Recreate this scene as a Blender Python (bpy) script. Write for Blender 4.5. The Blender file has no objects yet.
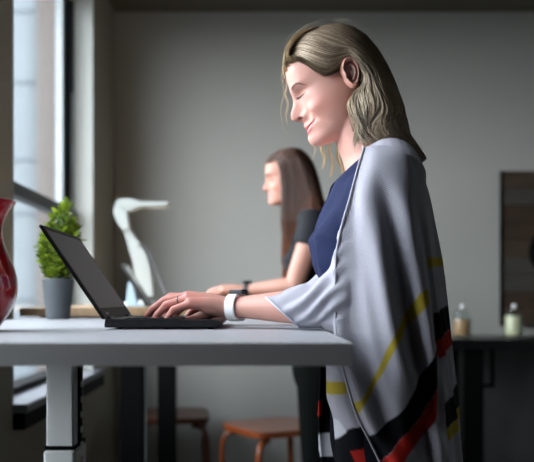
import bpy, bmesh, math, random
import numpy as np
from mathutils import Vector, Matrix
from mathutils.bvhtree import BVHTree
PI = math.pi
SC = bpy.context.scene
COL = SC.collection
F = 820.0
CAMZ = 1.13
def P(px, py, d):
    """a point of the place: metres right, away and up, from a sight line and a distance"""
    return Vector(((px-257)*d/F, d, CAMZ+(298-py)*d/F))

# ---------------------------------------------------------------- mesh builder
class MB:
    def __init__(s): s.v = []; s.f = []
    def add(s, vs, fs):
        o = len(s.v); s.v += [tuple(v) for v in vs]; s.f += [tuple(i+o for i in f) for f in fs]
        return s
    def box(s, c, size, rz=0.0, M=None):
        hx, hy, hz = size[0]/2, size[1]/2, size[2]/2
        R = (Matrix.Rotation(rz, 3, 'Z') if M is None else M)
        vs = [Vector(c)+R@Vector((x*hx, y*hy, z*hz)) for x in (-1, 1) for y in (-1, 1) for z in (-1, 1)]
        return s.add(vs, [(0,1,3,2),(4,6,7,5),(0,4,5,1),(2,3,7,6),(0,2,6,4),(1,5,7,3)])
    def b(s, x0, x1, y0, y1, z0, z1):
        return s.box(((x0+x1)/2, (y0+y1)/2, (z0+z1)/2), (x1-x0, y1-y0, z1-z0))
    def lathe(s, prof, c=(0,0,0), seg=48, axis='Z'):
        n = len(prof); vs = []
        for r, z in prof:
            for k in range(seg):
                a = 2*PI*k/seg
                vs.append((c[0]+r*math.cos(a), c[1]+r*math.sin(a), c[2]+z))
        fs = [(i*seg+k, i*seg+(k+1)%seg, (i+1)*seg+(k+1)%seg, (i+1)*seg+k) for i in range(n-1) for k in range(seg)]
        if prof[0][0] > 1e-5: fs.append(tuple(reversed(range(seg))))
        if prof[-1][0] > 1e-5: fs.append(tuple((n-1)*seg+k for k in range(seg)))
        return s.add(vs, fs)
    def tube(s, pts, radii, up=None, seg=16, round_ends=True, twist=0.0):
        """closed tube through pts; radius r or (side, up)"""
        pts = [Vector(p) for p in pts]; n = len(pts)
        R = [(r, r) if not isinstance(r, (tuple, list)) else tuple(r) for r in radii]
        T = []
        for i in range(n):
            a = pts[max(i-1, 0)]; b = pts[min(i+1, n-1)]
            T.append((b-a).normalized())
        u = Vector(up) if up is not None else (Vector((0,0,1)) if abs(T[0].z) < .9 else Vector((1,0,0)))
        rings = []
        if round_ends:
            for q in (0.12, .35, .65, .9):
                k = math.sqrt(1-(1-q)**2)
                rings.append((pts[0]-T[0]*((1-q)*(R[0][0]+R[0][1])/2), T[0], R[0][0]*k, R[0][1]*k))
        for i in range(n): rings.append((pts[i], T[i], R[i][0], R[i][1]))
        if round_ends:
            for q in (.9, .65, .35, .12):
                k = math.sqrt(1-(1-q)**2)
                rings.append((pts[-1]+T[-1]*((1-q)*(R[-1][0]+R[-1][1])/2), T[-1], R[-1][0]*k, R[-1][1]*k))
        vs = []
        for (c, t, ra, rb) in rings:
            sd = t.cross(u)
            if sd.length < 1e-4: sd = t.orthogonal()
            sd.normalize(); uu = sd.cross(t).normalized()
            if up is None: u = uu
            for k in range(seg):
                a = 2*PI*k/seg
                vs.append(c+sd*(ra*math.cos(a))+uu*(rb*math.sin(a)))
        m = len(rings)
        fs = [(i*seg+k, i*seg+(k+1)%seg, (i+1)*seg+(k+1)%seg, (i+1)*seg+k) for i in range(m-1) for k in range(seg)]
        fs.append(tuple(reversed(range(seg)))); fs.append(tuple((m-1)*seg+k for k in range(seg)))
        return s.add(vs, fs)
    def ball(s, c, r, M=None, seg=20, rings=12):
        r = (r, r, r) if not isinstance(r, (tuple, list)) else r
        vs = []
        for i in range(1, rings):
            t = PI*i/rings
            for k in range(seg):
                a = 2*PI*k/seg
                v = Vector((r[0]*math.sin(t)*math.cos(a), r[1]*math.sin(t)*math.sin(a), r[2]*math.cos(t)))
                vs.append(Vector(c)+(M@v if M is not None else v))
        top = Vector((0,0,r[2])); bot = Vector((0,0,-r[2]))
        if M is not None: top = M@top; bot = M@bot
        vs += [Vector(c)+top, Vector(c)+bot]
        nt = (rings-1)*seg
        fs = [(i*seg+k, (i+1)*seg+k, (i+1)*seg+(k+1)%seg, i*seg+(k+1)%seg) for i in range(rings-2) for k in range(seg)]
        fs += [(nt, k, (k+1)%seg) for k in range(seg)]
        fs += [(nt+1, (rings-2)*seg+(k+1)%seg, (rings-2)*seg+k) for k in range(seg)]
        return s.add(vs, fs)
    def prism(s, poly, z0, z1, fn=None):
        """poly in 2D extruded from z0 to z1; fn maps (a,b,c)->point"""
        n = len(poly); fn = fn or (lambda a, b, c: (a, b, c))
        vs = [fn(a, b, z0) for a, b in poly]+[fn(a, b, z1) for a, b in poly]
        fs = [(k, (k+1)%n, n+(k+1)%n, n+k) for k in range(n)]+[tuple(reversed(range(n))), tuple(range(n, 2*n))]
        return s.add(vs, fs)
    def mesh(s, name='m'):
        me = bpy.data.meshes.new(name); me.from_pydata(s.v, [], s.f); me.validate(); me.update()
        return me
    def build(s, name, mat, parent=None, smooth=False, bevel=0, auto=None, bseg=2):
        me = s.mesh(name)
        bm = bmesh.new(); bm.from_mesh(me); bmesh.ops.recalc_face_normals(bm, faces=bm.faces)
        if bevel:
            es = [e for e in bm.edges if len(e.link_faces) == 2 and e.calc_face_angle(0) > .5]
            bmesh.ops.bevel(bm, geom=es, offset=bevel, segments=bseg, affect='EDGES', clamp_overlap=True)
        if auto is not None:
            for f in bm.faces: f.smooth = True
            for e in bm.edges:
                if len(e.link_faces) == 2 and e.calc_face_angle(0) > auto: e.smooth = False
        bm.to_mesh(me); bm.free()
        if smooth: me.polygons.foreach_set('use_smooth', [True]*len(me.polygons))
        return link(name, me, mat, parent)

def link(name, me, mat, parent=None):
    o = bpy.data.objects.new(name, me); COL.objects.link(o)
    if mat is not None and not me.materials: me.materials.append(mat)
    if parent is not None:
        o.parent = parent
        o.matrix_parent_inverse = Matrix.Identity(4)
        # geometry is written in world coordinates: carry it into the parent's frame
        W = world_of(parent)
        if W != Matrix.Identity(4): me.transform(W.inverted())
    return o
def world_of(o):
    M = Matrix.Identity(4)
    while o is not None:
        M = o.matrix_basis @ M; o = o.parent
    return M
def tag(o, label=None, cat=None, group=None, kind=None):
    if label: o['label'] = label
    if cat: o['category'] = cat
    if group: o['group'] = group
    if kind: o['kind'] = kind
    return o
def thing(name, loc, label, cat, group=None):
    o = bpy.data.objects.new(name, None); COL.objects.link(o); o.location = loc
    o.empty_display_size = .05
    return tag(o, label, cat, group)
def center_origin(o):
    """top-level mesh: put the origin at the thing's base"""
    me = o.data; n = len(me.vertices); a = np.empty(n*3); me.vertices.foreach_get('co', a); a = a.reshape(-1, 3)
    c = Vector(((a[:,0].min()+a[:,0].max())/2, (a[:,1].min()+a[:,1].max())/2, a[:,2].min()))
    me.transform(Matrix.Translation(-c)); o.location = c
    return o
def copy_tree(o, parent=None):
    c = o.copy(); COL.objects.link(c); c.parent = parent
    for ch in list(o.children): copy_tree(ch, c)
    return c

def get_co(me):
    a = np.empty(len(me.vertices)*3, dtype=np.float64); me.vertices.foreach_get('co', a); return a.reshape(-1, 3)
def set_co(me, a):
    me.vertices.foreach_set('co', np.ascontiguousarray(a, dtype=np.float32).ravel()); me.update()
def get_no(me):
    a = np.empty(len(me.vertices)*3, dtype=np.float64); me.vertices.foreach_get('normal', a); return a.reshape(-1, 3)
def remesh(mb, voxel, it=3, fac=.5):
    me = mb.mesh('tmp') if isinstance(mb, MB) else mb
    bm = bmesh.new(); bm.from_mesh(me); bmesh.ops.recalc_face_normals(bm, faces=bm.faces); bm.to_mesh(me); bm.free()
    o = bpy.data.objects.new('tmp', me); COL.objects.link(o)
    m = o.modifiers.new('r', 'REMESH'); m.mode = 'VOXEL'; m.voxel_size = voxel
    if it:
        k = o.modifiers.new('s', 'SMOOTH'); k.factor = fac; k.iterations = it
    dg = bpy.context.evaluated_depsgraph_get(); dg.update()
    out = bpy.data.meshes.new_from_object(o.evaluated_get(dg))
    bpy.data.objects.remove(o); bpy.data.meshes.remove(me)
    out.polygons.foreach_set('use_smooth', [True]*len(out.polygons))
    return out
def join_meshes(ms):
    vs = []; fs = []; off = 0
    for me in ms:
        n = len(me.vertices); vs.append(get_co(me))
        for p in me.polygons: fs.append([i+off for i in p.vertices])
        off += n
    out = bpy.data.meshes.new('j'); out.from_pydata(np.vstack(vs).tolist(), [], fs); out.update()
    out.polygons.foreach_set('use_smooth', [True]*len(out.polygons))
    return out
def set_col(me, cols, name='Col'):
    a = me.color_attributes.new(name, 'FLOAT_COLOR', 'POINT')
    c = np.ones((len(me.vertices), 4), dtype=np.float32); c[:, :3] = cols
    a.data.foreach_set('color', c.ravel())
def sm(a, b, x):
    t = np.clip((x-a)/(b-a), 0, 1); return t*t*(3-2*t)
def pchip(xs, ys, x):
    xs = np.asarray(xs, float); ys = np.asarray(ys, float); x = np.asarray(x, float)
    h = np.diff(xs); d = np.diff(ys)/h; m = np.zeros_like(ys)
    for i in range(1, len(xs)-1):
        if d[i-1]*d[i] > 0:
            w1 = 2*h[i]+h[i-1]; w2 = h[i]+2*h[i-1]; m[i] = (w1+w2)/(w1/d[i-1]+w2/d[i])
    m[0] = d[0]; m[-1] = d[-1]
    xc = np.clip(x, xs[0], xs[-1]); i = np.clip(np.searchsorted(xs, xc)-1, 0, len(xs)-2)
    t = (xc-xs[i])/h[i]
    return ((1+2*t)*(1-t)**2*ys[i]+t*(1-t)**2*h[i]*m[i]+t*t*(3-2*t)*ys[i+1]+t*t*(t-1)*h[i]*m[i+1])
def inpoly(x, y, poly):
    r = np.zeros(len(x), bool); n = len(poly)
    for i in range(n):
        x0, y0 = poly[i]; x1, y1 = poly[(i+1) % n]
        c = ((y0 > y) != (y1 > y)) & (x < (x1-x0)*(y-y0)/((y1-y0) if y1 != y0 else 1e-12)+x0)
        r ^= c
    return r
def curve_pts(keys, n):
    """Catmull-Rom through keys, n points (numpy)"""
    k = np.array([list(p) for p in keys], float); m = len(k)
    d = np.r_[0, np.cumsum(np.linalg.norm(np.diff(k, axis=0), axis=1)+1e-9)]; t = np.linspace(0, d[-1], n)
    out = np.zeros((n, k.shape[1]))
    T = np.zeros_like(k)
    for i in range(m):
        a = max(i-1, 0); b = min(i+1, m-1); T[i] = (k[b]-k[a])/(d[b]-d[a])
    i = np.clip(np.searchsorted(d, t)-1, 0, m-2); h = (d[i+1]-d[i]); u = ((t-d[i])/h)
    h = h[:, None]; u = u[:, None]
    return (1+2*u)*(1-u)**2*k[i]+u*(1-u)**2*h*T[i]+u*u*(3-2*u)*k[i+1]+u*u*(u-1)*h*T[i+1]

# ---------------------------------------------------------------- materials
def lin(c):
    return tuple(((x/255)/12.92 if x/255 <= .04045 else (((x/255)+.055)/1.055)**2.4) for x in c)
class NT:
    def __init__(s, name):
        s.m = bpy.data.materials.new(name); s.m.use_nodes = True; s.t = s.m.node_tree
        s.bsdf = s.t.nodes['Principled BSDF']; s.out = s.t.nodes['Material Output']
    def n(s, kind, **kw):
        nd = s.t.nodes.new(kind)
        for k, v in kw.items():
            if k.startswith('i_'):
                nd.inputs[k[2:].replace('_', ' ')].default_value = v
            else: setattr(nd, k, v)
        return nd
    def l(s, a, b): s.t.links.new(a, b)
    def coord(s, scale=(1,1,1), kind='Object'):
        tc = s.n('ShaderNodeTexCoord'); mp = s.n('ShaderNodeMapping'); mp.inputs['Scale'].default_value = scale
        s.l(tc.outputs[kind], mp.inputs['Vector']); return mp.outputs['Vector']
    def noise(s, scale, detail=4, vec=None, rough=.55):
        nd = s.n('ShaderNodeTexNoise'); nd.inputs['Scale'].default_value = scale; nd.inputs['Detail'].default_value = detail
        nd.inputs['Roughness'].default_value = rough
        if vec is not None: s.l(vec, nd.inputs['Vector'])
        return nd.outputs['Fac']
    def ramp(s, fac, stops):
        r = s.n('ShaderNodeValToRGB'); cr = r.color_ramp
        while len(cr.elements) < len(stops): cr.elements.new(.5)
        for e, (p, c) in zip(cr.elements, stops): e.position = p; e.color = (*c, 1)
        s.l(fac, r.inputs['Fac']); return r.outputs['Color']
    def bump(s, h, strength=.3, dist=.002):
        b = s.n('ShaderNodeBump'); b.inputs['Strength'].default_value = strength; b.inputs['Distance'].default_value = dist
        s.l(h, b.inputs['Height']); s.l(b.outputs['Normal'], s.bsdf.inputs['Normal']); return b
def mat(name, rgb, rough=.5, metal=0, spec=.5, var=.0, vscale=8, bump=0, bscale=200, bdist=.001, coat=0, sheen=0, sss=0, stretch=(1,1,1)):
    k = NT(name); b = k.bsdf; c = lin(rgb)
    b.inputs['Base Color'].default_value = (*c, 1); b.inputs['Roughness'].default_value = rough
    b.inputs['Metallic'].default_value = metal; b.inputs['Specular IOR Level'].default_value = spec
    b.inputs['Coat Weight'].default_value = coat; b.inputs['Sheen Weight'].default_value = sheen
    if sss:
        b.inputs['Subsurface Weight'].default_value = sss; b.inputs['Subsurface Radius'].default_value = (1, .35, .2); b.inputs['Subsurface Scale'].default_value = .006
    v = k.coord(stretch)
    if var:
        f = k.noise(vscale, 4, v)
        k.l(k.ramp(f, [(.25, tuple(x*(1-var) for x in c)), (.75, tuple(min(1, x*(1+var)) for x in c))]), b.inputs['Base Color'])
    if bump: k.bump(k.noise(bscale, 3, v), bump, bdist)
    return k.m
def wood(name, dark, light, scale=(1.5, 22, 22), rough=.45, coat=0):
    k = NT(name); v = k.coord(scale)
    f = k.noise(3.0, 6, v, .6)
    k.l(k.ramp(f, [(.3, lin(dark)), (.7, lin(light))]), k.bsdf.inputs['Base Color'])
    k.bsdf.inputs['Roughness'].default_value = rough; k.bsdf.inputs['Coat Weight'].default_value = coat
    k.bump(f, .15, .001); return k.m
def vcol(name, rough=.6, sss=0, spec=.5, sheen=0, extra=None, sscale=.006):
    k = NT(name); a = k.n('ShaderNodeVertexColor'); a.layer_name = 'Col'
    k.l(a.outputs['Color'], k.bsdf.inputs['Base Color']); k.bsdf.inputs['Roughness'].default_value = rough
    k.bsdf.inputs['Specular IOR Level'].default_value = spec; k.bsdf.inputs['Sheen Weight'].default_value = sheen
    if sss:
        k.bsdf.inputs['Subsurface Weight'].default_value = sss; k.bsdf.inputs['Subsurface Radius'].default_value = (1, .35, .2); k.bsdf.inputs['Subsurface Scale'].default_value = sscale*.6
    if extra: extra(k)
    return k.m
def glass_thin(name, rough=.02, fac=.06, tint=(1,1,1)):
    k = NT(name); t = k.t; t.nodes.remove(k.bsdf)
    tr = k.n('ShaderNodeBsdfTransparent'); tr.inputs['Color'].default_value = (*tint, 1)
    gl = k.n('ShaderNodeBsdfGlossy'); gl.inputs['Roughness'].default_value = rough
    lw = k.n('ShaderNodeLayerWeight'); lw.inputs['Blend'].default_value = .5
    pw = k.n('ShaderNodeMath', operation='POWER'); pw.inputs[1].default_value = 5.0; k.l(lw.outputs['Facing'], pw.inputs[0])
    fr = k.n('ShaderNodeMath', operation='MULTIPLY_ADD'); fr.inputs[1].default_value = .5; fr.inputs[2].default_value = .03; k.l(pw.outputs[0], fr.inputs[0])
    mx = k.n('ShaderNodeMixShader'); k.l(fr.outputs[0], mx.inputs[0]); k.l(tr.outputs[0], mx.inputs[1]); k.l(gl.outputs[0], mx.inputs[2])
    k.l(mx.outputs[0], k.out.inputs['Surface']); return k.m
# ================================================================= camera
cam = bpy.data.cameras.new('camera'); camo = bpy.data.objects.new('camera', cam); COL.objects.link(camo); SC.camera = camo
camo.location = (0, 0, CAMZ); camo.rotation_euler = (PI/2, 0, 0)
cam.sensor_width = 36; cam.lens = F/534*36; cam.shift_x = 10/534; cam.shift_y = 67/534
cam.clip_start = .05; cam.clip_end = 200
cam.dof.use_dof = True; cam.dof.focus_distance = 1.56; cam.dof.aperture_fstop = cam.lens/17.0

# ================================================================= materials of the room
M = {}
M['wall'] = mat('wall_paint', (174,175,169), .8, var=.03, vscale=2, bump=.12, bscale=300)
M['charcoal'] = mat('dark_low_bounce_paint', (70,70,68), .8, var=.03, vscale=2)  # unseen rear wall made dark to cut light bouncing into the room
M['wall_side'] = mat('side_wall_paint', (158,154,140), .8, var=.03, vscale=2, bump=.12, bscale=300)
M['reveal'] = mat('reveal_paint', (184,188,182), .7, var=.02)
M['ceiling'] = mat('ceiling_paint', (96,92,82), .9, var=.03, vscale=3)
M['black'] = mat('black_powder_coat', (5,6,6), .6, spec=.08, var=.15, vscale=30)
M['blackplastic'] = mat('black_plastic', (14,14,16), .38, var=.15, vscale=40, bump=.1, bscale=900)
M['frame'] = mat('window_frame_metal', (52,60,64), .5, metal=.3, var=.06)
M['framelight'] = mat('pale_window_gasket', (150,158,160), .5, var=.05)
M['sill'] = mat('sill_stone', (108,110,116), .35, var=.04, vscale=12)
M['desk'] = mat('desk_laminate', (172,174,178), .38, var=.015, vscale=25, bump=.03, bscale=500, spec=.5)
M['deskedge'] = mat('lightened_desk_edge', (242,242,242), .5, var=.03)  # lighter than the top to make up for light missing on the edges
M['steel'] = mat('pale_grey_powder_coat', (246,250,249), .45, var=.03, vscale=12)
M['white'] = mat('white_enamel', (190,197,193), .4, var=.02)
M['red'] = mat('red_glazed_ceramic', (150,6,16), .12, var=.10, vscale=6, coat=.5)
M['vin'] = mat('dark_red_glaze_inside', (90,4,10), .3, var=.1)
M['pot'] = mat('grey_clay', (62,68,72), .75, var=.08, vscale=20, bump=.2, bscale=150)
M['soil'] = mat('potting_soil', (40,30,22), .95, var=.4, vscale=120, bump=.8, bscale=200, bdist=.004)
M['glass'] = glass_thin('window_glass')
M['floor'] = wood('floor_planks', (34,28,24), (58,48,40), (1.2, 14, 1), .4)
M['tan'] = wood('light_oak_top', (150,122,88), (186,156,118), (14, 1.2, 14), .5)
M['stool'] = wood('orange_brown_wood', (120,56,26), (168,88,44), (18, 2, 18), .32, coat=.3)
M['panel'] = mat('dark_grey_sheet', (58,60,60), .8, var=.15, vscale=9)

# ================================================================= the shell
XW = -.78; XG = -.866; YB = 4.5; ZC = 2.70; XR = 3.3; YR = -1.7
def struct(name, mb, m, **k):
    o = mb.build(name, m, None, **k); o['kind'] = 'structure'; return o
struct('floor', MB().b(XW-.3, XR, YR, YB, -.1, 0), M['floor'])
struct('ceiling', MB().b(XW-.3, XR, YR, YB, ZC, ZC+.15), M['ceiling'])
struct('wall_back', MB().b(XW-.3, XR+.1, YB, YB+.15, -.1, ZC+.15), M['wall'])
struct('wall_right', MB().b(XR, XR+.12, YR, YB, -.1, ZC+.15), M['wall'])
struct('wall_rear', MB().b(XW-.3, XR+.1, YR-.12, YR, -.1, ZC+.15), M['charcoal'])
W1a, W1b = 2.61, 3.9; W2a, W2b = .86, 2.30; ZS = .763; ZT = 2.60
w = MB()
for a, b in ((YR, W2a), (W2b, W1a), (W1b, YB)): w.b(XW-.150, XW, a, b, 0, ZC)
for a, b in ((W2a, W2b), (W1a, W1b)):
    w.b(XW-.150, XW, a, b, 0, ZS); w.b(XW-.150, XW, a, b, ZT, ZC)
struct('wall_left', w, M['wall_side'])
# skirting
struct('baseboard_back', MB().b(XW, XR, YB-.015, YB, 0, .09), M['black'])
struct('baseboard_right', MB().b(XR-.015, XR, YR, YB-.015, 0, .09), M['black'])
struct('trim_1', MB().b(XW-.11, XW+.003, W1b-.012, W1b+.0, ZS, ZT).b(XW-.09, XW+.003, W1a, W1a+.012, ZS, ZT), M['reveal'], bevel=.003)
struct('trim_2', MB().b(XW-.09, XW+.003, W2b-.012, W2b, ZS, ZT).b(XW-.09, XW+.003, W2a, W2a+.012, ZS, ZT), M['reveal'], bevel=.003)
# windows: frame, rail, glass, ledge
def window(name, y0, y1, posts, strip=False):
    t = bpy.data.objects.new(name, None); COL.objects.link(t); t.location = (XG, (y0+y1)/2, ZS); t['kind'] = 'structure'
    f = MB(); XF = XG-.030; XO = XF-.034
    fb = ZS+.052; jw = .085
    f.b(XO, XF, y0+.012, y1-.012, ZT-.06, ZT)
    f.b(XO, XF, y1-.012-jw, y1-.012, fb, ZT-.06)
    f.b(XO, XF, y0+.012, y0+.03, fb, ZT-.06)
    for y in posts: f.b(XO, XF, y-.025, y+.025, fb, ZT-.06)
    f.build('window_frame', M['frame'], t, bevel=.003)
    MB().b(XO, XG+.020, y0+.0125, y1-.0125, ZS+.0285, fb).build('bottom_rail', M['black'], t, bevel=.003)
    MB().b(XF-.012, XG+.012, y0+.0125, y1-.018, 1.495, 1.543).build('rail', M['frame'], t, bevel=.004)
    ye = y1-.012-jw
    if strip:
        MB().b(XO, XF+.002, ye-.026, ye-.0005, fb+.001, ZT-.061).build('sash_edge', M['framelight'], t, bevel=.002)
        ye -= .0265
        MB().b(XF+.0005, XG-.001, y1-.019, y1-.0122, fb+.001, ZT-.061).build('side_track', M['frame'], t)
        MB().b(XG-.012, XG-.002, y1-.030, y1-.0195, 1.02, 2.10).build('chain_cover', M['framelight'], t, bevel=.002)
    MB().b(XO+.014, XO+.020, y0+.03, ye, fb, ZT-.06).build('glass_pane', M['glass'], t)
    s = MB(); s.prism([(XG+.0205, ZS+.0), (XG+.0205, ZS+.028), (XW+.045, ZS+.028), (XW+.05, ZS+.022), (XW+.05, ZS+.002), (XW+.045, ZS)], y0+.013, y1-.013, fn=lambda a, b, c: (a, c, b))
    s.b(XO, XG+.0205, y0+.013, y1-.013, ZS, ZS+.028)
    if strip: s.b(XW+.0005, XW+.05, y1-.013, y1+.09, ZS, ZS+.028)
    s.b(XW+.0005, XW+.05, y0+.0005, y0+.013, ZS, ZS+.028)
    s.build('ledge', M['sill'], t)
    MB().b(XW+.0005, XW+.04, y0+.005, y1+.08 if strip else y1-.02, ZS-.055, ZS-.0005).build('ledge_apron', M['black'], t, bevel=.002)
window('window_1', W1a, W1b, [], True)
window('window_2', W2a, W2b, [])

# ================================================================= outside: a facade across the street
ob = thing('street_facade', (-6.2, 24, -3), 'pale blue-grey building with pinkish brick piers seen through the window', 'building')
k = NT('facade_concrete'); v = k.coord((1,1,1)); br = k.n('ShaderNodeTexBrick'); k.l(v, br.inputs['Vector'])
conc = mat('pale_blue_cladding', (76,83,86), .7, var=.05, vscale=1)
def brick(name, c1, c2, mo):
    k = NT(name); v = k.coord((1,1,1), 'Object'); sp = k.n('ShaderNodeSeparateXYZ'); cb = k.n('ShaderNodeCombineXYZ'); ad = k.n('ShaderNodeMath', operation='ADD')
    k.l(v, sp.inputs[0]); k.l(sp.outputs[0], ad.inputs[0]); k.l(sp.outputs[1], ad.inputs[1]); k.l(ad.outputs[0], cb.inputs[0]); k.l(sp.outputs[2], cb.inputs[1])
    br = k.n('ShaderNodeTexBrick'); k.l(cb.outputs[0], br.inputs['Vector']); br.inputs['Scale'].default_value = 4
    br.inputs['Color1'].default_value = (*lin(c1), 1); br.inputs['Color2'].default_value = (*lin(c2), 1); br.inputs['Mortar'].default_value = (*lin(mo), 1)
    k.l(br.outputs['Color'], k.bsdf.inputs['Base Color']); k.bsdf.inputs['Roughness'].default_value = .85; return k.m
bpink = brick('pink_brick', (50,44,40), (55,48,44), (58,54,51))
slot = mat('dark_panel_joint', (62,70,75), .7, var=.1)  # slightly darker strips across the cladding
c = MB(); c.b(-30, -3.6, 24.3, 30, -3, 16); c.build('cladding_wall', conc, ob)
for x0, x1 in ((-6.44, -5.85), (-9.9, -9.2), (-13.5, -12.8), (-4.4, -3.8)):
    c = MB(); c.b(x0, x1, 24.0, 24.3, -3, 16); c.build('brick_pier', bpink, ob)
c = MB()
for z in (-1.2, 1.05, 3.6, 5.2, 7.5, 9.6, 11.8): c.b(-30, -3.6, 24.26, 24.3, z, z+.08)
c.build('panel_joint', slot, ob)
g = MB().b(-90, -1.3, -60, 90, -3.2, -3.0).build('street', mat('asphalt', (66,68,70), .9, var=.1, vscale=3)); g['kind'] = 'structure'

# ================================================================= desks
ZD = CAMZ-.0576
def desk_near():
    t = thing('standing_desk', (-.27, 1.7, 0), 'white-topped standing desk in the foreground carrying the open laptop and red vase', 'desk')
    x0, x1, y0, y1 = -.665, .122, 1.05, 2.36
    m = MB().b(x0+.002, x1-.002, y0+.002, y1-.002, ZD-.0293, ZD); o = m.build('desktop', M['desk'], t, bevel=.001, bseg=2)
    MB().b(x0, x1, y0, y0+.0019, ZD-.0295, ZD-.0006).b(x0, x1, y1-.0019, y1, ZD-.0295, ZD-.0006).b(x0, x0+.0019, y0+.0019, y1-.0019, ZD-.0295, ZD-.0006).b(x1-.0019, x1, y0+.0019, y1-.0019, ZD-.0295, ZD-.0006).build('edge_band', M['deskedge'], o)
    b = MB().b(x0+.05, x1-.05, y0+.3251, y0+.385, ZD-.046, ZD-.0297).b(-.35, -.30, y0+.385, y1-.3, ZD-.046, ZD-.0297)
    b.b(x0+.05, x1-.05, y1-.3, y1-.24, ZD-.046, ZD-.0297)
    b.build('under_frame', M['black'], t, bevel=.003)
    d0 = 1.30; k = d0/F
    xa, xb = (46-257)*k, (73.5-257)*k
    zj = CAMZ-(446-298)*k
    l = MB().b(xa, xb, d0, d0+.075, zj-.02, ZD-.0297)
    g = l.build('leg', M['steel'], t, bevel=.003)
    l = MB().b((44-257)*k, (75.5-257)*k, d0-.006, d0+.083, .035, zj-.006); lw = l.build('leg_sleeve', M['steel'], g, bevel=.004)
    l = MB().b((45-257)*k, (75-257)*k, d0-.004, d0+.08, zj-.006, zj); l.build('joint_ring', M['black'], g)
    l = MB().b(xb, xb+.0045, d0+.03, d0+.048, zj, ZD-.0297); l.build('cable_duct', M['black'], g)
    for i in range(11):
        z = .985-i*.0245
        MB().b(xb+.0045, xb+.0078, d0+.028, d0+.04, z, z+.010).build('cable_clip', M['steel'], g, bevel=.001)
    f = MB().prism([(-.62, .0), (-.62, .018), (-.40, .036), (-.22, .036), (.05, .018), (.05, 0)], d0-.004, d0+.08, fn=lambda a, b, c: (a, c, b)); f.build('foot', M['steel'], t, bevel=.003)
    return t
desk_near()
def desk_far():
    t = thing('standing_desk', (-.42, 3.3, 0), 'standing desk with pale wood top and black legs behind the foreground desk', 'desk')
    zt = CAMZ-.032
    MB().b(-.76, -.03, 2.62, 3.97, zt-.027, zt).build('desktop', M['tan'], t, bevel=.003)
    MB().b(-.72, -.10, 2.72, 2.80, zt-.055, zt-.0272).b(-.45, -.39, 2.8, 3.82, zt-.055, zt-.0272).b(-.70, -.10, 3.76, 3.84, zt-.055, zt-.0272).build('under_frame', M['black'], t, bevel=.003)
    for (a, b, d, ex) in ((120, 143, 2.76, 1), (157.5, 175.5, 3.75, 0)):
        x0, x1 = (a-257)*d/F, (b-257)*d/F
        l = MB().b(x0, x1, d, d+.06, .03, zt-.0552).build('leg', M['black'], t, bevel=.004)
        MB().prism([(-.72, 0), (-.72, .018), (-.5, .032), (-.34, .032), (-.12, .018), (-.12, 0)], d-.005, d+.07, fn=lambda a, b, c: (a, c, b)).build('foot', M['black'], t, bevel=.003)
        if ex: MB().b(x1+.0003, x1+.009, d+.015, d+.03, .25, zt-.0552)  .build('cable_strip', mat('grey_cable_cover', (120,126,126), .6), l, bevel=.001)
    return t, zt
_, ZD2 = desk_far()

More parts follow.
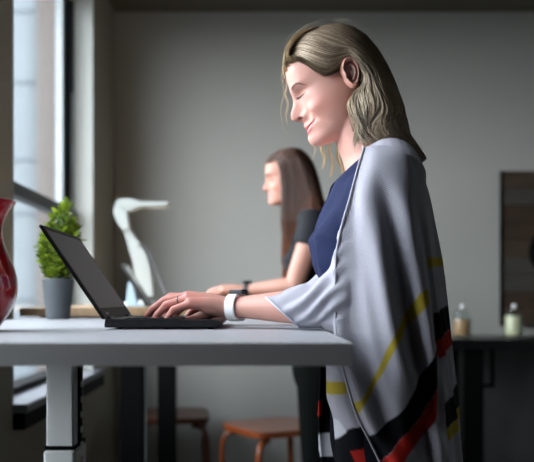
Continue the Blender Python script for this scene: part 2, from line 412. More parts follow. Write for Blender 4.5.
# ================================================================= laptop
def laptop():
    t = thing('laptop', (-.17, 1.66, ZD), 'open black laptop on the white desk under the blonde woman\'s hands', 'laptop')
    y0, y1 = 1.5, 1.82; xh, xf = -.276, -.066
    b = MB().prism([(xh-.004, ZD+.0035), (xh-.002, ZD+.019), (xf-.002, ZD+.0165), (xf+.002, ZD+.013), (xf-.004, ZD+.004)], y0, y1, fn=lambda a, b, c: (a, c, b))
    base = b.build('base', M['blackplastic'], t, bevel=.0018)
    for fx in (xh+.02, xf-.02):
        for fy in (y0+.03, y1-.03): MB().lathe([(.006, 0), (.006, .0038)], (fx, fy, ZD), 16).build('rubber_foot', M['black'], base)
    # ports on the near side
    pm = mat('port_metal', (60,62,66), .3, metal=.8)
    for a, w_, h in ((-.262, .010, .006), (-.235, .014, .0045), (-.21, .014, .0045), (-.19, .006, .004), (-.12, .02, .003)):
        MB().b(a, a+w_, y0-.0006, y0+.002, ZD+.0105-h/2, ZD+.0105+h/2).build('port', pm, base)
    def zt(x): return ZD+.019+(x-(xh-.002))*(-.0025)/(xf-xh)
    # keyboard : every key
    kb = MB().b(xh+.03, xf-.075, y0+.017, y1-.017, zt(xh)-.004, zt(xh)+.0002)
    kbo = kb.build('keyboard', mat('keyboard_well', (9,9,10), .5), t)
    km = mat('key_plastic', (24,24,27), .45, var=.1, vscale=60)
    rows = [(13, .0)]*1+[(13, .0)]*3+[(9, .0)]
    x = xh+.034
    for ri in range(6):
        n = [14, 14, 14, 13, 12, 9][ri]; dx = .0115 if ri == 0 else .0172
        y = y0+.021; tot = (y1-y0-.042)
        for k_ in range(n):
            wd = tot/n if ri < 5 else (tot*.36 if k_ == 4 else tot*.08)
            kk = MB().b(x, x+dx-.0025, y+.0012, y+wd-.0012, zt(x)+.0003, zt(x)+.0022).build('key', km, kbo, bevel=.0005, bseg=1)
            y += wd
            if y > y1-.022: break
        x += dx
    MB().b(xf-.066, xf-.014, y0+.11, y1-.11, zt(xf)+.0002, zt(xf)+.0009).build('touchpad', mat('touchpad_plastic', (30,30,33), .3), t)
    # lid leaning back
    H = Vector((xh-.001, 0, ZD+.0165)); T = Vector((-.397, 0, CAMZ+.135)); d = (T-H); L = d.length; d.normalize(); nrm = Vector((d.z, 0, -d.x))   # towards the woman
    def lid(a0, a1, n0, n1, ya, yb, name, m, par, bv=.001):
        q = [H+d*a0+nrm*n0, H+d*a1+nrm*n0, H+d*a1+nrm*n1, H+d*a0+nrm*n1]
        return MB().prism([(p.x, p.z) for p in q], ya, yb, fn=lambda a, b, c: (a, c, b)).build(name, m, par, bevel=bv)
    l = lid(.004, L, -.0045, .0008, y0+.001, y1-.001, 'lid', M['blackplastic'], t, .0015)
    lid(.006, L-.003, .0008, .0016, y0+.003, y1-.003, 'bezel', mat('matte_bezel', (18,18,20), .55), l, .0003)
    sk = NT('switched_off_screen'); sk.bsdf.inputs['Base Color'].default_value = (.15, .153, .16, 1); sk.bsdf.inputs['Roughness'].default_value = .45  # grey base stands in for the reflection on the dark screen
    sk.bsdf.inputs['Specular IOR Level'].default_value = .8
    sv = sk.coord(); sk.bump(sk.noise(900, 2, sv), .05, .0005)
    lid(.026, L-.012, .0016, .0018, y0+.012, y1-.012, 'screen', sk.m, l, 0)
    for ya, yb in ((y0+.03, y0+.075), (y1-.075, y1-.03)): MB().tube([(H.x, ya, H.z), (H.x, yb, H.z)], [.006, .006], seg=16, round_ends=False).build('hinge', M['blackplastic'], t, auto=.6)
    MB().box(tuple(H+d*.014+nrm*.0018+Vector((0, y0+.05, 0))), (.0004, .028, .006), M=Matrix(((nrm.x,0,d.x),(0,1,0),(nrm.z,0,d.z)))).build('sticker', mat('grey_sticker', (120,118,112), .4), l)
laptop()

# ================================================================= vase
d = 1.43; cx = (-27-257)*d/F; k = d/F
prof = [(41.5, 202), (38, 206), (32, 215), (29, 225), (28.2, 232), (29.5, 241), (34, 254), (39.5, 267), (42.7, 279), (43.2, 288), (41.5, 299), (36, 312), (29.5, 322), (25.5, 327.5), (25, 331)]
zz = [(r*k, CAMZ+(298-y)*k-ZD) for r, y in prof]
zb = zz[-1][1]; zz = [(r, z-zb) for r, z in zz]
zz.reverse()
n = 60; zs = np.linspace(zz[0][1], zz[-1][1], n); rs = pchip([z for _, z in zz], [r for r, _ in zz], zs)
outer = list(zip(rs, zs)); t_ = .004
inner = [(max(r-t_, .003), z) for r, z in reversed(outer) if z > .012]
full = [(0.0, 0.0)]+outer+[(outer[-1][0]+.0006, outer[-1][1]+.0015), (outer[-1][0]-.002, outer[-1][1]+.003)]+inner+[(0.0, .012)]
v = MB().lathe(full, (cx, d, ZD), 96).build('vase', M['red'], None, smooth=True)
tag(v, 'glossy red ceramic vase with flared rim at the left end of the white desk', 'vase'); center_origin(v)

# ================================================================= potted plant
def plant():
    random.seed(4)
    c = P(58, 318, 2.24); c.z = ZD; k = 2.24/F
    t = thing('potted_plant', c, 'small bushy green plant in a dark grey pot beside the window', 'plant')
    h = 40*k; r0, r1 = 11.5*k, 15.8*k
    MB().lathe([(0, 0), (r0*.96, 0), (r0, .002), (r1*.985, h-.004), (r1, h-.002), (r1*.99, h), (r1*.93, h), (r1*.90, h-.012), (0, h-.012)], tuple(c), 56).build('pot', M['pot'], t, auto=.7)
    MB().lathe([(0, h-.006), (r1*.6, h-.007), (r1*.9, h-.011), (r1*.9, h-.014), (0, h-.014)], tuple(c), 40).build('soil', M['soil'], t, smooth=True)
    st = MB(); lf = MB(); cols = []
    base = c+Vector((0, 0, h-.012))
    H = 82*k
    def leaf(p, d, L, W):
        d = d.normalized(); s = d.cross(Vector((0, 0, 1))); s = s if s.length > .05 else Vector((1, 0, 0)); s.normalize(); u = s.cross(d).normalized()
        vs = []; fs = []; N = 7
        a = random.uniform(-.5, .5); s = (s*math.cos(a)+u*math.sin(a)).normalized(); u = s.cross(d).normalized()
        for i in range(N+1):
            q = i/N; wd = W*math.sin(PI*min(1, q*.93+.04))**.8; bend = -L*.22*q*q
            cp = p+d*(L*q)+u*bend
            vs += [cp-s*wd+u*wd*.45, cp, cp+s*wd+u*wd*.45]
        for i in range(N):
            o = i*3; fs += [(o, o+1, o+4, o+3), (o+1, o+2, o+5, o+4)]
        lf.add(vs, fs); g = random.uniform(0, 1)
        tone = random.uniform(0, 1)
        for i in range(N+1): cols.extend([tuple(x*1 for x in (np.array(lin((50,82,20)))*(1-tone)+np.array(lin((158,180,54)))*tone))]*3)
    for i in range(32):
        a = random.uniform(0, 2*PI); rr = random.uniform(.1, 1)**.6
        ht = H*(1.02-.42*rr*rr)*random.uniform(.86, 1.02)
        lx = Vector((math.cos(a)*rr*.054, math.sin(a)*rr*.054, 0))
        if i == 0: lx = Vector((.010, 0, 0)); ht = H*.98
        pts = [base+lx*.25, base+lx*.8+Vector((0, 0, ht*.4)), base+lx*1.05+Vector((.006*random.uniform(-1, 1)+.006, 0, ht*.75)), base+lx*.9+Vector((.012, 0, ht*.97))]
        cp = curve_pts(pts, 14); st.tube([Vector(q) for q in cp], [.0016-.0008*j/13 for j in range(14)], seg=6)
        nl = 26
        for j in range(nl):
            q = .12+.88*j/(nl-1); p = Vector(cp[min(13, int(q*13))])
            p = p.lerp(Vector(cp[min(13, int(q*13)+1)]), q*13-int(q*13))
            b = j*2.4+i; out = Vector((math.cos(b), math.sin(b), random.uniform(.25, 1.0)+(1.2 if j > nl-4 else 0)))
            leaf(p, out, random.uniform(.018, .027), random.uniform(.0058, .0082))
    st.build('stem', mat('green_stem', (80,96,40), .6), t, smooth=True)
    me = lf.mesh('foliage'); set_col(me, np.array(cols)); me.polygons.foreach_set('use_smooth', [True]*len(me.polygons))
    k_ = NT('leaf_green'); a = k_.n('ShaderNodeVertexColor'); a.layer_name = 'Col'
    k_.l(a.outputs['Color'], k_.bsdf.inputs['Base Color']); k_.bsdf.inputs['Roughness'].default_value = .4
    tr = k_.n('ShaderNodeBsdfTranslucent'); mx = k_.n('ShaderNodeMixShader'); mx.inputs[0].default_value = .22
    k_.l(a.outputs['Color'], tr.inputs['Color']); k_.l(k_.bsdf.outputs[0], mx.inputs[1]); k_.l(tr.outputs[0], mx.inputs[2]); k_.l(mx.outputs[0], k_.out.inputs['Surface'])
    link('foliage', me, k_.m, t)
plant()

# ================================================================= desk lamp on the far desk
def lamp():
    d = 3.30; k = d/F
    def Q(px, py, dy=0): p = P(px, py, d); p.y += dy; return p
    t = thing('desk_lamp', Vector((Q(146, 300).x, d, ZD2)), 'white angular desk lamp with slim horizontal head on the far desk', 'lamp')
    bz = ZD2
    MB().lathe([(0, 0), (.078, 0), (.08, .004), (.076, .014), (.03, .022), (0, .023)], (Q(143, 0).x, d, bz), 48).build('base', M['white'], t, smooth=True)
    def blade(pts, widths, depth, name, m, par):
        # flat-sided curved arm: centre line in XZ with half widths, depth in Y
        c = curve_pts([Q(a, b) for a, b in pts], 40); w_ = np.interp(np.linspace(0, 1, 40), np.linspace(0, 1, len(widths)), widths)*k
        mb = MB(); vs = []; 
        for i in range(40):
            a = Vector(c[max(0, i-1)]); b = Vector(c[min(39, i+1)]); tn = (b-a).normalized(); nn = Vector((-tn.z, 0, tn.x))
            for sy in (-1, 1):
                for sn in ((-1, 1) if sy < 0 else (1, -1)):
                    vs.append(Vector(c[i])+nn*w_[i]*sn+Vector((0, depth/2*sy, 0)))
        fs = [(i*4+j, i*4+(j+1)%4, i*4+4+(j+1)%4, i*4+4+j) for i in range(39) for j in range(4)]+[(0,1,2,3), (156+3,156+2,156+1,156)]
        mb.add(vs, fs); return mb.build(name, m, par, bevel=.003, auto=.8)
    arm = blade([(147.5, 297), (144.5, 277), (140, 258), (134.5, 246), (129.5, 234), (126.5, 226)], [6.5, 7.5, 8.2, 7.2, 4.5, 3.4], .045, 'arm', M['white'], t)
    blade([(167, 296), (157.5, 274), (147.5, 252), (138, 241)], [1.6, 1.6, 1.6, 1.6], .02, 'strut', mat('brushed_grey_strut', (128,130,132), .5), t)
    MB().tube([Q(138, 243, -.03), Q(138, 243, .03)], [.009, .009], seg=20, round_ends=False).build('joint', M['white'], arm, auto=.6)
    hd = blade([(127, 230), (123, 219), (121.5, 211), (124, 206.5), (131, 205.5), (140, 204.8)], [3.4, 5.2, 6.4, 6.6, 6.0, 3.0], .07, 'neck', M['white'], t)
    hd2 = blade([(118, 202.5), (130, 205), (150, 205), (163, 204.8), (169.5, 205)], [2.0, 4.5, 2.5, 2.4, 2.0], .075, 'lamp_head', M['white'], t)
    x = Q(158, 205)
    MB().b(x.x-.04, x.x+.03, d-.028, d+.028, x.z-.0125, x.z-.009).build('light_strip', mat('frosted_diffuser', (230,232,225), .5), hd2)
lamp()
# tablet on a pale stand
def tablet():
    a = P(121, 263.5, 2.98); b = P(147.5, 306, 2.98); b.z = max(b.z, ZD2+.004)
    t = thing('tablet', (b.x-.02, 3.05, ZD2), 'black tablet leaning back on a pale stand in front of the white desk lamp', 'tablet')
    u = (a-b).normalized(); n = Vector((u.z, 0, -u.x))
    q = [b+n*.004, a+n*.004, a-n*.008, b-n*.008]
    s = MB().prism([(p.x, p.z) for p in q], 2.98, 3.12, fn=lambda a, b, c: (a, c, b)).build('body', M['blackplastic'], t, bevel=.002)
    q = [b+n*.0046+u*.01, a+n*.0046-u*.01, a+n*.004-u*.01, b+n*.004+u*.01]
    MB().prism([(p.x, p.z) for p in q], 2.988, 3.112, fn=lambda a, b, c: (a, c, b)).build('screen', mat('black_glass', (10,10,12), .12), s)
    st = thing('tablet_stand', (b.x-.06, 3.05, ZD2), 'pale blue-white stand propping the black tablet', 'stand')
    w = M['white']; m2 = mat('pale_blue_plastic', (190,214,226), .4)
    mid = b.lerp(a, .5)-n*.0095
    MB().b(b.x-.105, b.x-.004, 3.0, 3.10, ZD2, ZD2+.010).build('foot', m2, st, bevel=.003)
    MB().prism([(b.x-.085, ZD2+.0105), (b.x-.045, ZD2+.0105), (mid.x-.001, mid.z), (mid.x-.012, mid.z+.022), (mid.x-.024, mid.z+.012)], 3.03, 3.07, fn=lambda a, b, c: (a, c, b)).build('arm', m2, st, bevel=.003)
tablet()
# keyboard under the second woman's hands
kb = thing('keyboard', (-.20, 3.08, ZD2), 'slim grey keyboard under the brown-haired woman\'s hands', 'keyboard')
MB().b(-.26, -.14, 2.93, 3.33, ZD2, ZD2+.012).build('body', mat('grey_aluminium', (150,150,150), .4, metal=.6), kb, bevel=.003)
kp = MB()
for i in range(5):
    for j in range(16): kp.b(-.255+i*.0225, -.255+i*.0225+.019, 2.937+j*.0243, 2.937+j*.0243+.021, ZD2+.0122, ZD2+.0145)
kp.build('keys', mat('white_keycaps', (215,215,212), .5), kb)

# ================================================================= bentwood stools
def stool(loc, rz, label, d_=.37):
    t = thing('wooden_stool', (0, 0, 0), label, 'stool', 'wooden stools by the back wall')
    s = .20; H = .555
    MB().prism([(math.copysign(abs(math.cos(a))**.35, math.cos(a))*s, math.copysign(abs(math.sin(a))**.35, math.sin(a))*s) for a in np.linspace(0, 2*PI, 40, endpoint=False)], H-.028, H).build('seat', M['stool'], t, bevel=.004)
    for sx in (-1, 1):
        for sy in (-1, 1):
            p = curve_pts([(sx*.12, sy*.14, H-.045), (sx*.16, sy*.165, H-.05), (sx*.18, sy*.178, H-.085), (sx*.185, sy*.182, H-.2), (sx*.196, sy*.193, .012)], 18)
            MB().tube([Vector(q) for q in p], [(.016, .012)]*18, seg=12).build('leg', M['stool'], t, smooth=True)
    for a in (0, 1):
        for q in (-1, 1):
            A, B = ((-.186, q*.185, .24), (.186, q*.185, .24)) if a == 0 else ((q*.187, -.183, .20), (q*.187, .183, .20))
            MB().tube([A, B], [.009, .009], seg=10).build('stretcher', M['stool'], t, smooth=True)
    t.location = loc; t.rotation_euler = (0, 0, rz); return t
s1 = stool((.085, 3.74, 0), math.radians(28), 'orange-brown wooden stool between the far desk and the brown-haired woman\'s legs')
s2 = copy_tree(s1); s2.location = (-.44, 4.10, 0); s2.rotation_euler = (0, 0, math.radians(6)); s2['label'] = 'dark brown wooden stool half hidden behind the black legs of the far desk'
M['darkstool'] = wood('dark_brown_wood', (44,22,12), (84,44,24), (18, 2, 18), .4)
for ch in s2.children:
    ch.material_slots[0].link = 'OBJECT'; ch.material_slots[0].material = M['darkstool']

# ================================================================= table at the back wall
def bar_table():
    t = thing('console_table', (1.7, 4.23, 0), 'tall black console table against the back wall at the right', 'table')
    zt = CAMZ-(339.5-298)*4.0/F
    MB().b(.93, 2.75, 4.0, 4.48, zt-.05, zt).build('tabletop', mat('satin_black_top', (12,13,14), .3, spec=.5, var=.1), t, bevel=.003)
    for x in (1.065, 2.62):
        MB().b(x-.05, x+.05, 4.03, 4.13, 0, zt-.0502).build('leg', M['black'], t, bevel=.004)
        MB().b(x-.05, x+.05, 4.36, 4.46, 0, zt-.0502).build('leg', M['black'], t, bevel=.004)
    f = MB(); z1 = CAMZ-(388-298)*4.05/F
    f.b(1.1155, 1.175, 4.05, 4.07, z1, z1+.02); f.b(1.155, 1.175, 4.05, 4.07, z1+.02, zt-.0502)
    f.build('corner_bracket', M['black'], t)
    MB().b(1.19, 2.569, 4.40, 4.43, .08, zt-.0502).build('dark_backing', M['panel'], t)  # dark grey sheet filling the space under the tabletop
    return zt
ZT3 = bar_table()
def jar(px, lab, clab, cc, tall, group='glass jars on the console table'):
    d = 4.2; x = (px-257)*d/F
    t = thing('glass_jar', (x, d, ZT3), lab, 'jar', group)
    k = d/F; r = 9.6*k; h = 27*k
    g = NT('clear_glass'); b = g.bsdf; b.inputs['Transmission Weight'].default_value = 1; b.inputs['Roughness'].default_value = .03; b.inputs['IOR'].default_value = 1.45
    gm = glass_thin('jar_glass', .03, tint=(.93, .96, .95))
    o = [(0, 0), (r*.8, 0), (r*.97, .01), (r, .03), (r, h*.62), (r*.9, h*.8), (r*.72, h*.9), (r*.75, h*.95), (r*.69, h*.95), (r*.66, h*.9), (r*.85, h*.79), (r*.95, h*.62), (r*.95, .03), (r*.9, .014), (0, .012)]
    MB().lathe(o, (x, d, ZT3), 48).build('body', gm, t, smooth=True)
    l = MB().lathe([(0, h*.952), (r*.78, h*.952), (r*.7, h*1.0), (.012, h*1.05), (0, h*1.05)], (x, d, ZT3), 40).build('lid', gm, t, smooth=True)
    MB().ball((x+.003, d, ZT3+h*1.05+.014), .014).build('knob_highlight', mat('white_highlight', (240,242,242), .1), l, smooth=True)  # white ball added as the highlight on top of the jar
    c = MB().lathe([(0, 0), (r*.82, 0), (r*.84, .004), (r*.84, tall-.006), (r*.78, tall), (.01, tall-.004), (0, tall-.004)], (x, d, ZT3+.0125), 40)
    co = c.build('candle', mat(clab.split()[0]+'_wax', cc, .5, var=.06, sss=.3), None, smooth=True); center_origin(co)
    tag(co, clab, 'candle', 'candles in the glass jars')
    MB().tube([(x, d, ZT3+.0125+tall-.006), (x+.001, d, ZT3+tall+.018)], [.0012, .001], seg=6).build('wick', M['black'], co)
jar(462, 'clear glass jar holding a tan candle, next to the blonde woman\'s back', 'tan pillar candle inside the left glass jar', (196,152,108), .080)
jar(513.5, 'clear glass jar holding a cream candle, in front of the wood wall panel', 'cream pillar candle inside the right glass jar', (232,226,190), .100)

# wall art of dark planks
def art():
    d = 4.47; x0 = (501-257)*d/F; z1 = CAMZ+(298-171)*d/F; z0 = CAMZ+(298-326)*d/F; x1 = x0+.66
    t = thing('wall_panel', ((x0+x1)/2, d, z0), 'dark weathered wood plank panel hanging on the back wall at the right edge', 'wall art')
    n = 9; pm = [wood('dark_plank_%s' % nm, a, b, (1.5, 12, 30), .7) for nm, a, b in (('brown', (44,34,26), (78,62,46)), ('grey', (48,46,42), (74,70,62)), ('umber', (40,30,22), (66,48,32)))]
    hh = (z1-z0)/n
    for i in range(n): MB().b(x0+.008, x1-.008, 4.468, 4.49, z0+i*hh+.001, z0+(i+1)*hh-.001).build('plank', pm[(i*2+i//3) % 3], t, bevel=.0015)
    f = MB().b(x0, x0+.008, 4.462, 4.495, z0, z1).b(x1-.008, x1, 4.462, 4.495, z0, z1)
    f.build('frame', M['black'], t)
    cx, cz = x0+.185+.09, CAMZ+(298-252)*d/F
    ring = MB(); pts = [(cx+.115*math.cos(a), 4.458, cz+.115*math.sin(a)) for a in np.linspace(0, 2*PI, 41)]
    ring.tube(pts, [.012]*41, seg=10, round_ends=False); ring.build('iron_ring', M['black'], t, smooth=True)
art()

# ================================================================= light
wd = bpy.data.worlds.new('sky'); SC.world = wd; wd.use_nodes = True; wn = wd.node_tree
bg = wn.nodes['Background']; bg.inputs['Strength'].default_value = 1.0
tc = wn.nodes.new('ShaderNodeTexCoord'); sx = wn.nodes.new('ShaderNodeSeparateXYZ'); rp = wn.nodes.new('ShaderNodeValToRGB')
wn.links.new(tc.outputs['Generated'], sx.inputs[0]); wn.links.new(sx.outputs['Z'], rp.inputs['Fac']); wn.links.new(rp.outputs['Color'], bg.inputs['Color'])
rp.color_ramp.elements[0].position = 0.0; rp.color_ramp.elements[0].color = (.86, .90, .95, 1)
rp.color_ramp.elements[1].position = 1.0; rp.color_ramp.elements[1].color = (.80, .89, 1.0, 1)
WORLD = 14.5
bg.inputs['Strength'].default_value = WORLD
for y0, y1 in ((W1a, W1b), (W2a, W2b)):
    L = bpy.data.lights.new('portal', 'AREA'); L.shape = 'RECTANGLE'; L.size = ZT-ZS; L.size_y = y1-y0; L.cycles.is_portal = True
    o = bpy.data.objects.new('portal', L); COL.objects.link(o); o.location = (XW-.145, (y0+y1)/2, (ZS+ZT)/2); o.rotation_euler = (0, -PI/2, 0)
SC.view_settings.view_transform = 'Standard'; SC.view_settings.look = 'None'; SC.view_settings.gamma = 1; SC.view_settings.exposure = 0.0
SC.view_settings.use_curve_mapping = False
SC.cycles.use_denoising = True
try: SC.cycles.denoiser = 'OPENIMAGEDENOISE'
except Exception: pass
SC.cycles.max_bounces = 10; SC.cycles.diffuse_bounces = 6; SC.cycles.transparent_max_bounces = 24
SC.cycles.caustics_reflective = False; SC.cycles.caustics_refractive = False
SC.cycles.sample_clamp_indirect = 6
# ================================================================= people
SKIN = (210, 160, 145)
TW = math.radians(22)
_img = [(285.9,60),(285.4,67),(285.6,73.7),(287,81),(289.0,87.5),(291.0,94),(292.6,100),(293.0,103.5),(292.3,107.5),(290.9,112.5),(290.3,116.5),(291.3,119.8),(294.8,121.8),(299.5,121.8),(303,122.6),(304.2,124.6),(303.4,127.0),(305.4,128.6),(305.8,131.2),(307.8,133.6),(307.6,136.5),(308.2,140.5),(310.4,144.2)]
_prof = []
for px, py in _img:
    f = (345-px)/506; u = (78-py)/506
    _prof.append((f*math.sin(TW)+u*math.cos(TW), f*math.cos(TW)-u*math.sin(TW)))   # z, x
_prof.sort()
_PZ = np.array([p[0] for p in _prof]); _PX = np.array([p[1] for p in _prof])

def head_mesh(jaw=1.0, smile=1.0):
    """head in its own frame: +x face, +y left, +z up; origin by the ear canal"""
    NZ, NT_ = 190, 200
    # full sagittal front profile from under the chin to the crown
    zs = [-.1085, -.1075, -.1045]+list(_PZ)+[.068, .080, .090, .097, .1005, .102]
    xs = [.070, .092, .1035]+list(_PX)+[.0985, .087, .068, .043, .018, .0]
    # smooth face plane beneath nose and lips
    kz = [-.1085,-.1075,-.1045,-.1000,-.0925,-.080,-.060,-.040,-.020,.000,.012,.022,.040,.055,.068,.080,.090,.097,.1005,.102]
    kx = [.070,.090,.101,.1065,.1080,.1045,.1035,.1020,.1000,.1010,.1055,.1090,.1085,.1050,.0985,.087,.068,.043,.018,.0]
    bz = [-.1085,-.103,-.090,-.075,-.055,-.035,-.015,.010,.035,.055,.070,.082,.092,.098,.102]
    bx = [.045,.030,.020,.005,-.025,-.055,-.066,-.071,-.069,-.060,-.046,-.032,-.018,-.008,.0]
    wz = [-.1085,-.106,-.100,-.090,-.073,-.055,-.035,-.010,.020,.045,.062,.076,.088,.096,.1005,.102]
    ww = [.010,.022,.034,.042,.0505,.0575,.0635,.0675,.0715,.0735,.0715,.0640,.0510,.0340,.0170,.0]
    s = np.linspace(0, 1, NZ); z = 0.5-0.5*np.cos(PI*(s*.86+.07))
    z = (z-z[0])/(z[-1]-z[0])*(.2105-1e-4)-.1085
    xf = pchip(kz, kx, z); xp = pchip(zs, xs, z); xb = pchip(bz, bx, z); w = pchip(wz, ww, z)
    xc = np.minimum(pchip([-.1215,-.08,-.03,.02,.102], [.055,.035,.018,.0,.0], z), (xf+xb)/2+.012)
    th = np.linspace(0, 2*PI, NT_, endpoint=False)
    # denser at the front
    th = th-.45*np.sin(th)
    Z = np.repeat(z[:, None], NT_, 1); T = np.repeat(th[None, :], NZ, 0)
    c = np.cos(T); sn = np.sin(T)
    a = np.where(c > 0, (xf-xc)[:, None], (xc-xb)[:, None])
    ey = np.where(c > 0, pchip([-.13,-.10,-.075,-.045,-.02,.02,.1], [1.0,1.12,1.22,1.15,.98,.90,.92], Z), .95)
    X = xc[:, None]+a*c; Y = w[:, None]*np.sign(sn)*np.abs(sn)**ey
    fr = sm(.15, .75, c)
    def G(y0, z0, sy, sz): return np.exp(-((np.abs(Y)-y0)/sy)**2-((Z-z0)/sz)**2)
    D = np.zeros_like(X)
    # nose, lips and chin from the true profile
    ex = (xp-xf)[:, None]
    sw = pchip([-.1215,-.105,-.086,-.078,-.066,-.058,-.050,-.044,-.036,-.022,-.006,.01,.03], [.02,.018,.018,.0175,.0185,.013,.0105,.0095,.0085,.0075,.0075,.014,.03], z)[:, None]
    D += ex*np.exp(-np.abs(Y/sw)**2.2)
    D += .0075*G(.0125, -.042, .0060, .0065)                 # wings of the nose
    D -= .0050*np.exp(-((np.abs(Y)-.0200)/.0032)**2-((Z+.042)/.008)**2)
    D -= .0055*G(.0088, -.0425, .0036, .0030)
    D -= .0090*G(.030, -.004, .0150, .0105)                 # eye sockets
    D += .0072*G(.0305, -.0075, .0115, .0080)               # lids over the eyeball
    D += .0035*G(.026, .0150, .016, .006)                 # brow
    D += .0065*G(.040, -.040, .015, .013)*smile             # cheek lifted by the smile
    D -= .0028*np.exp(-((np.abs(Y)-(.0275+.45*np.clip(-.045-Z, -.02, .04)))/.0038)**2)*sm(-.088, -.07, Z)*sm(-.034, -.046, Z)*1.5*smile   # fold beside the mouth
    D += .0025*G(.030, -.070, .014, .012)
    # mouth line, turned up at the corners
    mz = -.0700+13.5*np.minimum(np.abs(Y), .031)**2*1.0
    D -= .0030*np.exp(-((Z-mz)/.0022)**2)*sm(.033, .028, np.abs(Y))
    D += .0022*np.exp(-((Z-mz-.0045)/.0030)**2)*sm(.027, .018, np.abs(Y))*sm(.004, .010, np.abs(Y))
    D += .0026*np.exp(-((Z-mz+.0060)/.0036)**2)*sm(.025, .016, np.abs(Y))*sm(.004, .010, np.abs(Y))
    X = X+D*fr
    co = np.stack([X, Y, Z], -1).reshape(-1, 3)
    vs = co.tolist(); fs = [(i*NT_+k, i*NT_+(k+1) % NT_, (i+1)*NT_+(k+1) % NT_, (i+1)*NT_+k) for i in range(NZ-1) for k in range(NT_)]
    fs.append(tuple(reversed(range(NT_)))); fs.append(tuple((NZ-1)*NT_+k for k in range(NT_)))
    m = MB(); m.add(vs, fs); return m

def ear_mesh(sgn):
    """a shaped ear plate in head frame, sgn +1 left (+y)"""
    NR, NA = 26, 56; H_, W_ = .0290, .0158
    vs = []
    for i in range(NR+1):
        r = i/NR
        for k in range(NA):
            a = 2*PI*k/NA
            ca, sa = math.cos(a), math.sin(a)
            # outline: broad above, narrow lobe below
            ww = W_*(1.0+.22*sa-.10*(sa < -.4)*(abs(sa)-.4)); x = ca*ww*r; z = sa*H_*r
            h = .0045+.0048*math.exp(-((r-.88)/.10)**2)*(1 if not (abs(ca) > .7 and ca > 0 and abs(sa) < .5) else .45)
            h += -.0028*math.exp(-((r-.70)/.08)**2)*(.2+.8*max(0, sa*.5+.5))
            h += .0035*math.exp(-((r-.52)/.09)**2)*max(0, -ca*.6+.5)
            cx, cz = x-.004, z+.001
            h += -.0038*math.exp(-(cx/.0065)**2-(cz/.010)**2)
            h += .0055*math.exp(-((x-.0125)/.004)**2-((z+.003)/.006)**2)
            h += .0030*math.exp(-(x/.008)**2-((z+.024)/.006)**2)
            if r > .94: h -= .012*((r-.94)/.06)**1.5
            vs.append((x, h, z))
    m = MB(); fs = [(i*NA+k, i*NA+(k+1) % NA, (i+1)*NA+(k+1) % NA, (i+1)*NA+k) for i in range(NR) for k in range(NA)]
    # back plate
    n0 = len(vs)
    for k in range(NA):
        a = 2*PI*k/NA; vs.append((math.cos(a)*W_*.55, -.012, math.sin(a)*H_*.6))
    fs += [(NR*NA+k, NR*NA+(k+1) % NA, n0+(k+1) % NA, n0+k) for k in range(NA)]
    fs.append(tuple(n0+k for k in reversed(range(NA))))
    R = Matrix.Rotation(math.radians(-10), 3, 'Y')
    Rz = Matrix.Rotation(math.radians(12), 3, 'Z')
    out = []
    for v in vs:
        q = R@(Rz@Vector(v)); out.append((q.x+.0035, sgn*(q.y+.0800), q.z-.0115))
    m.add(out, fs); return m

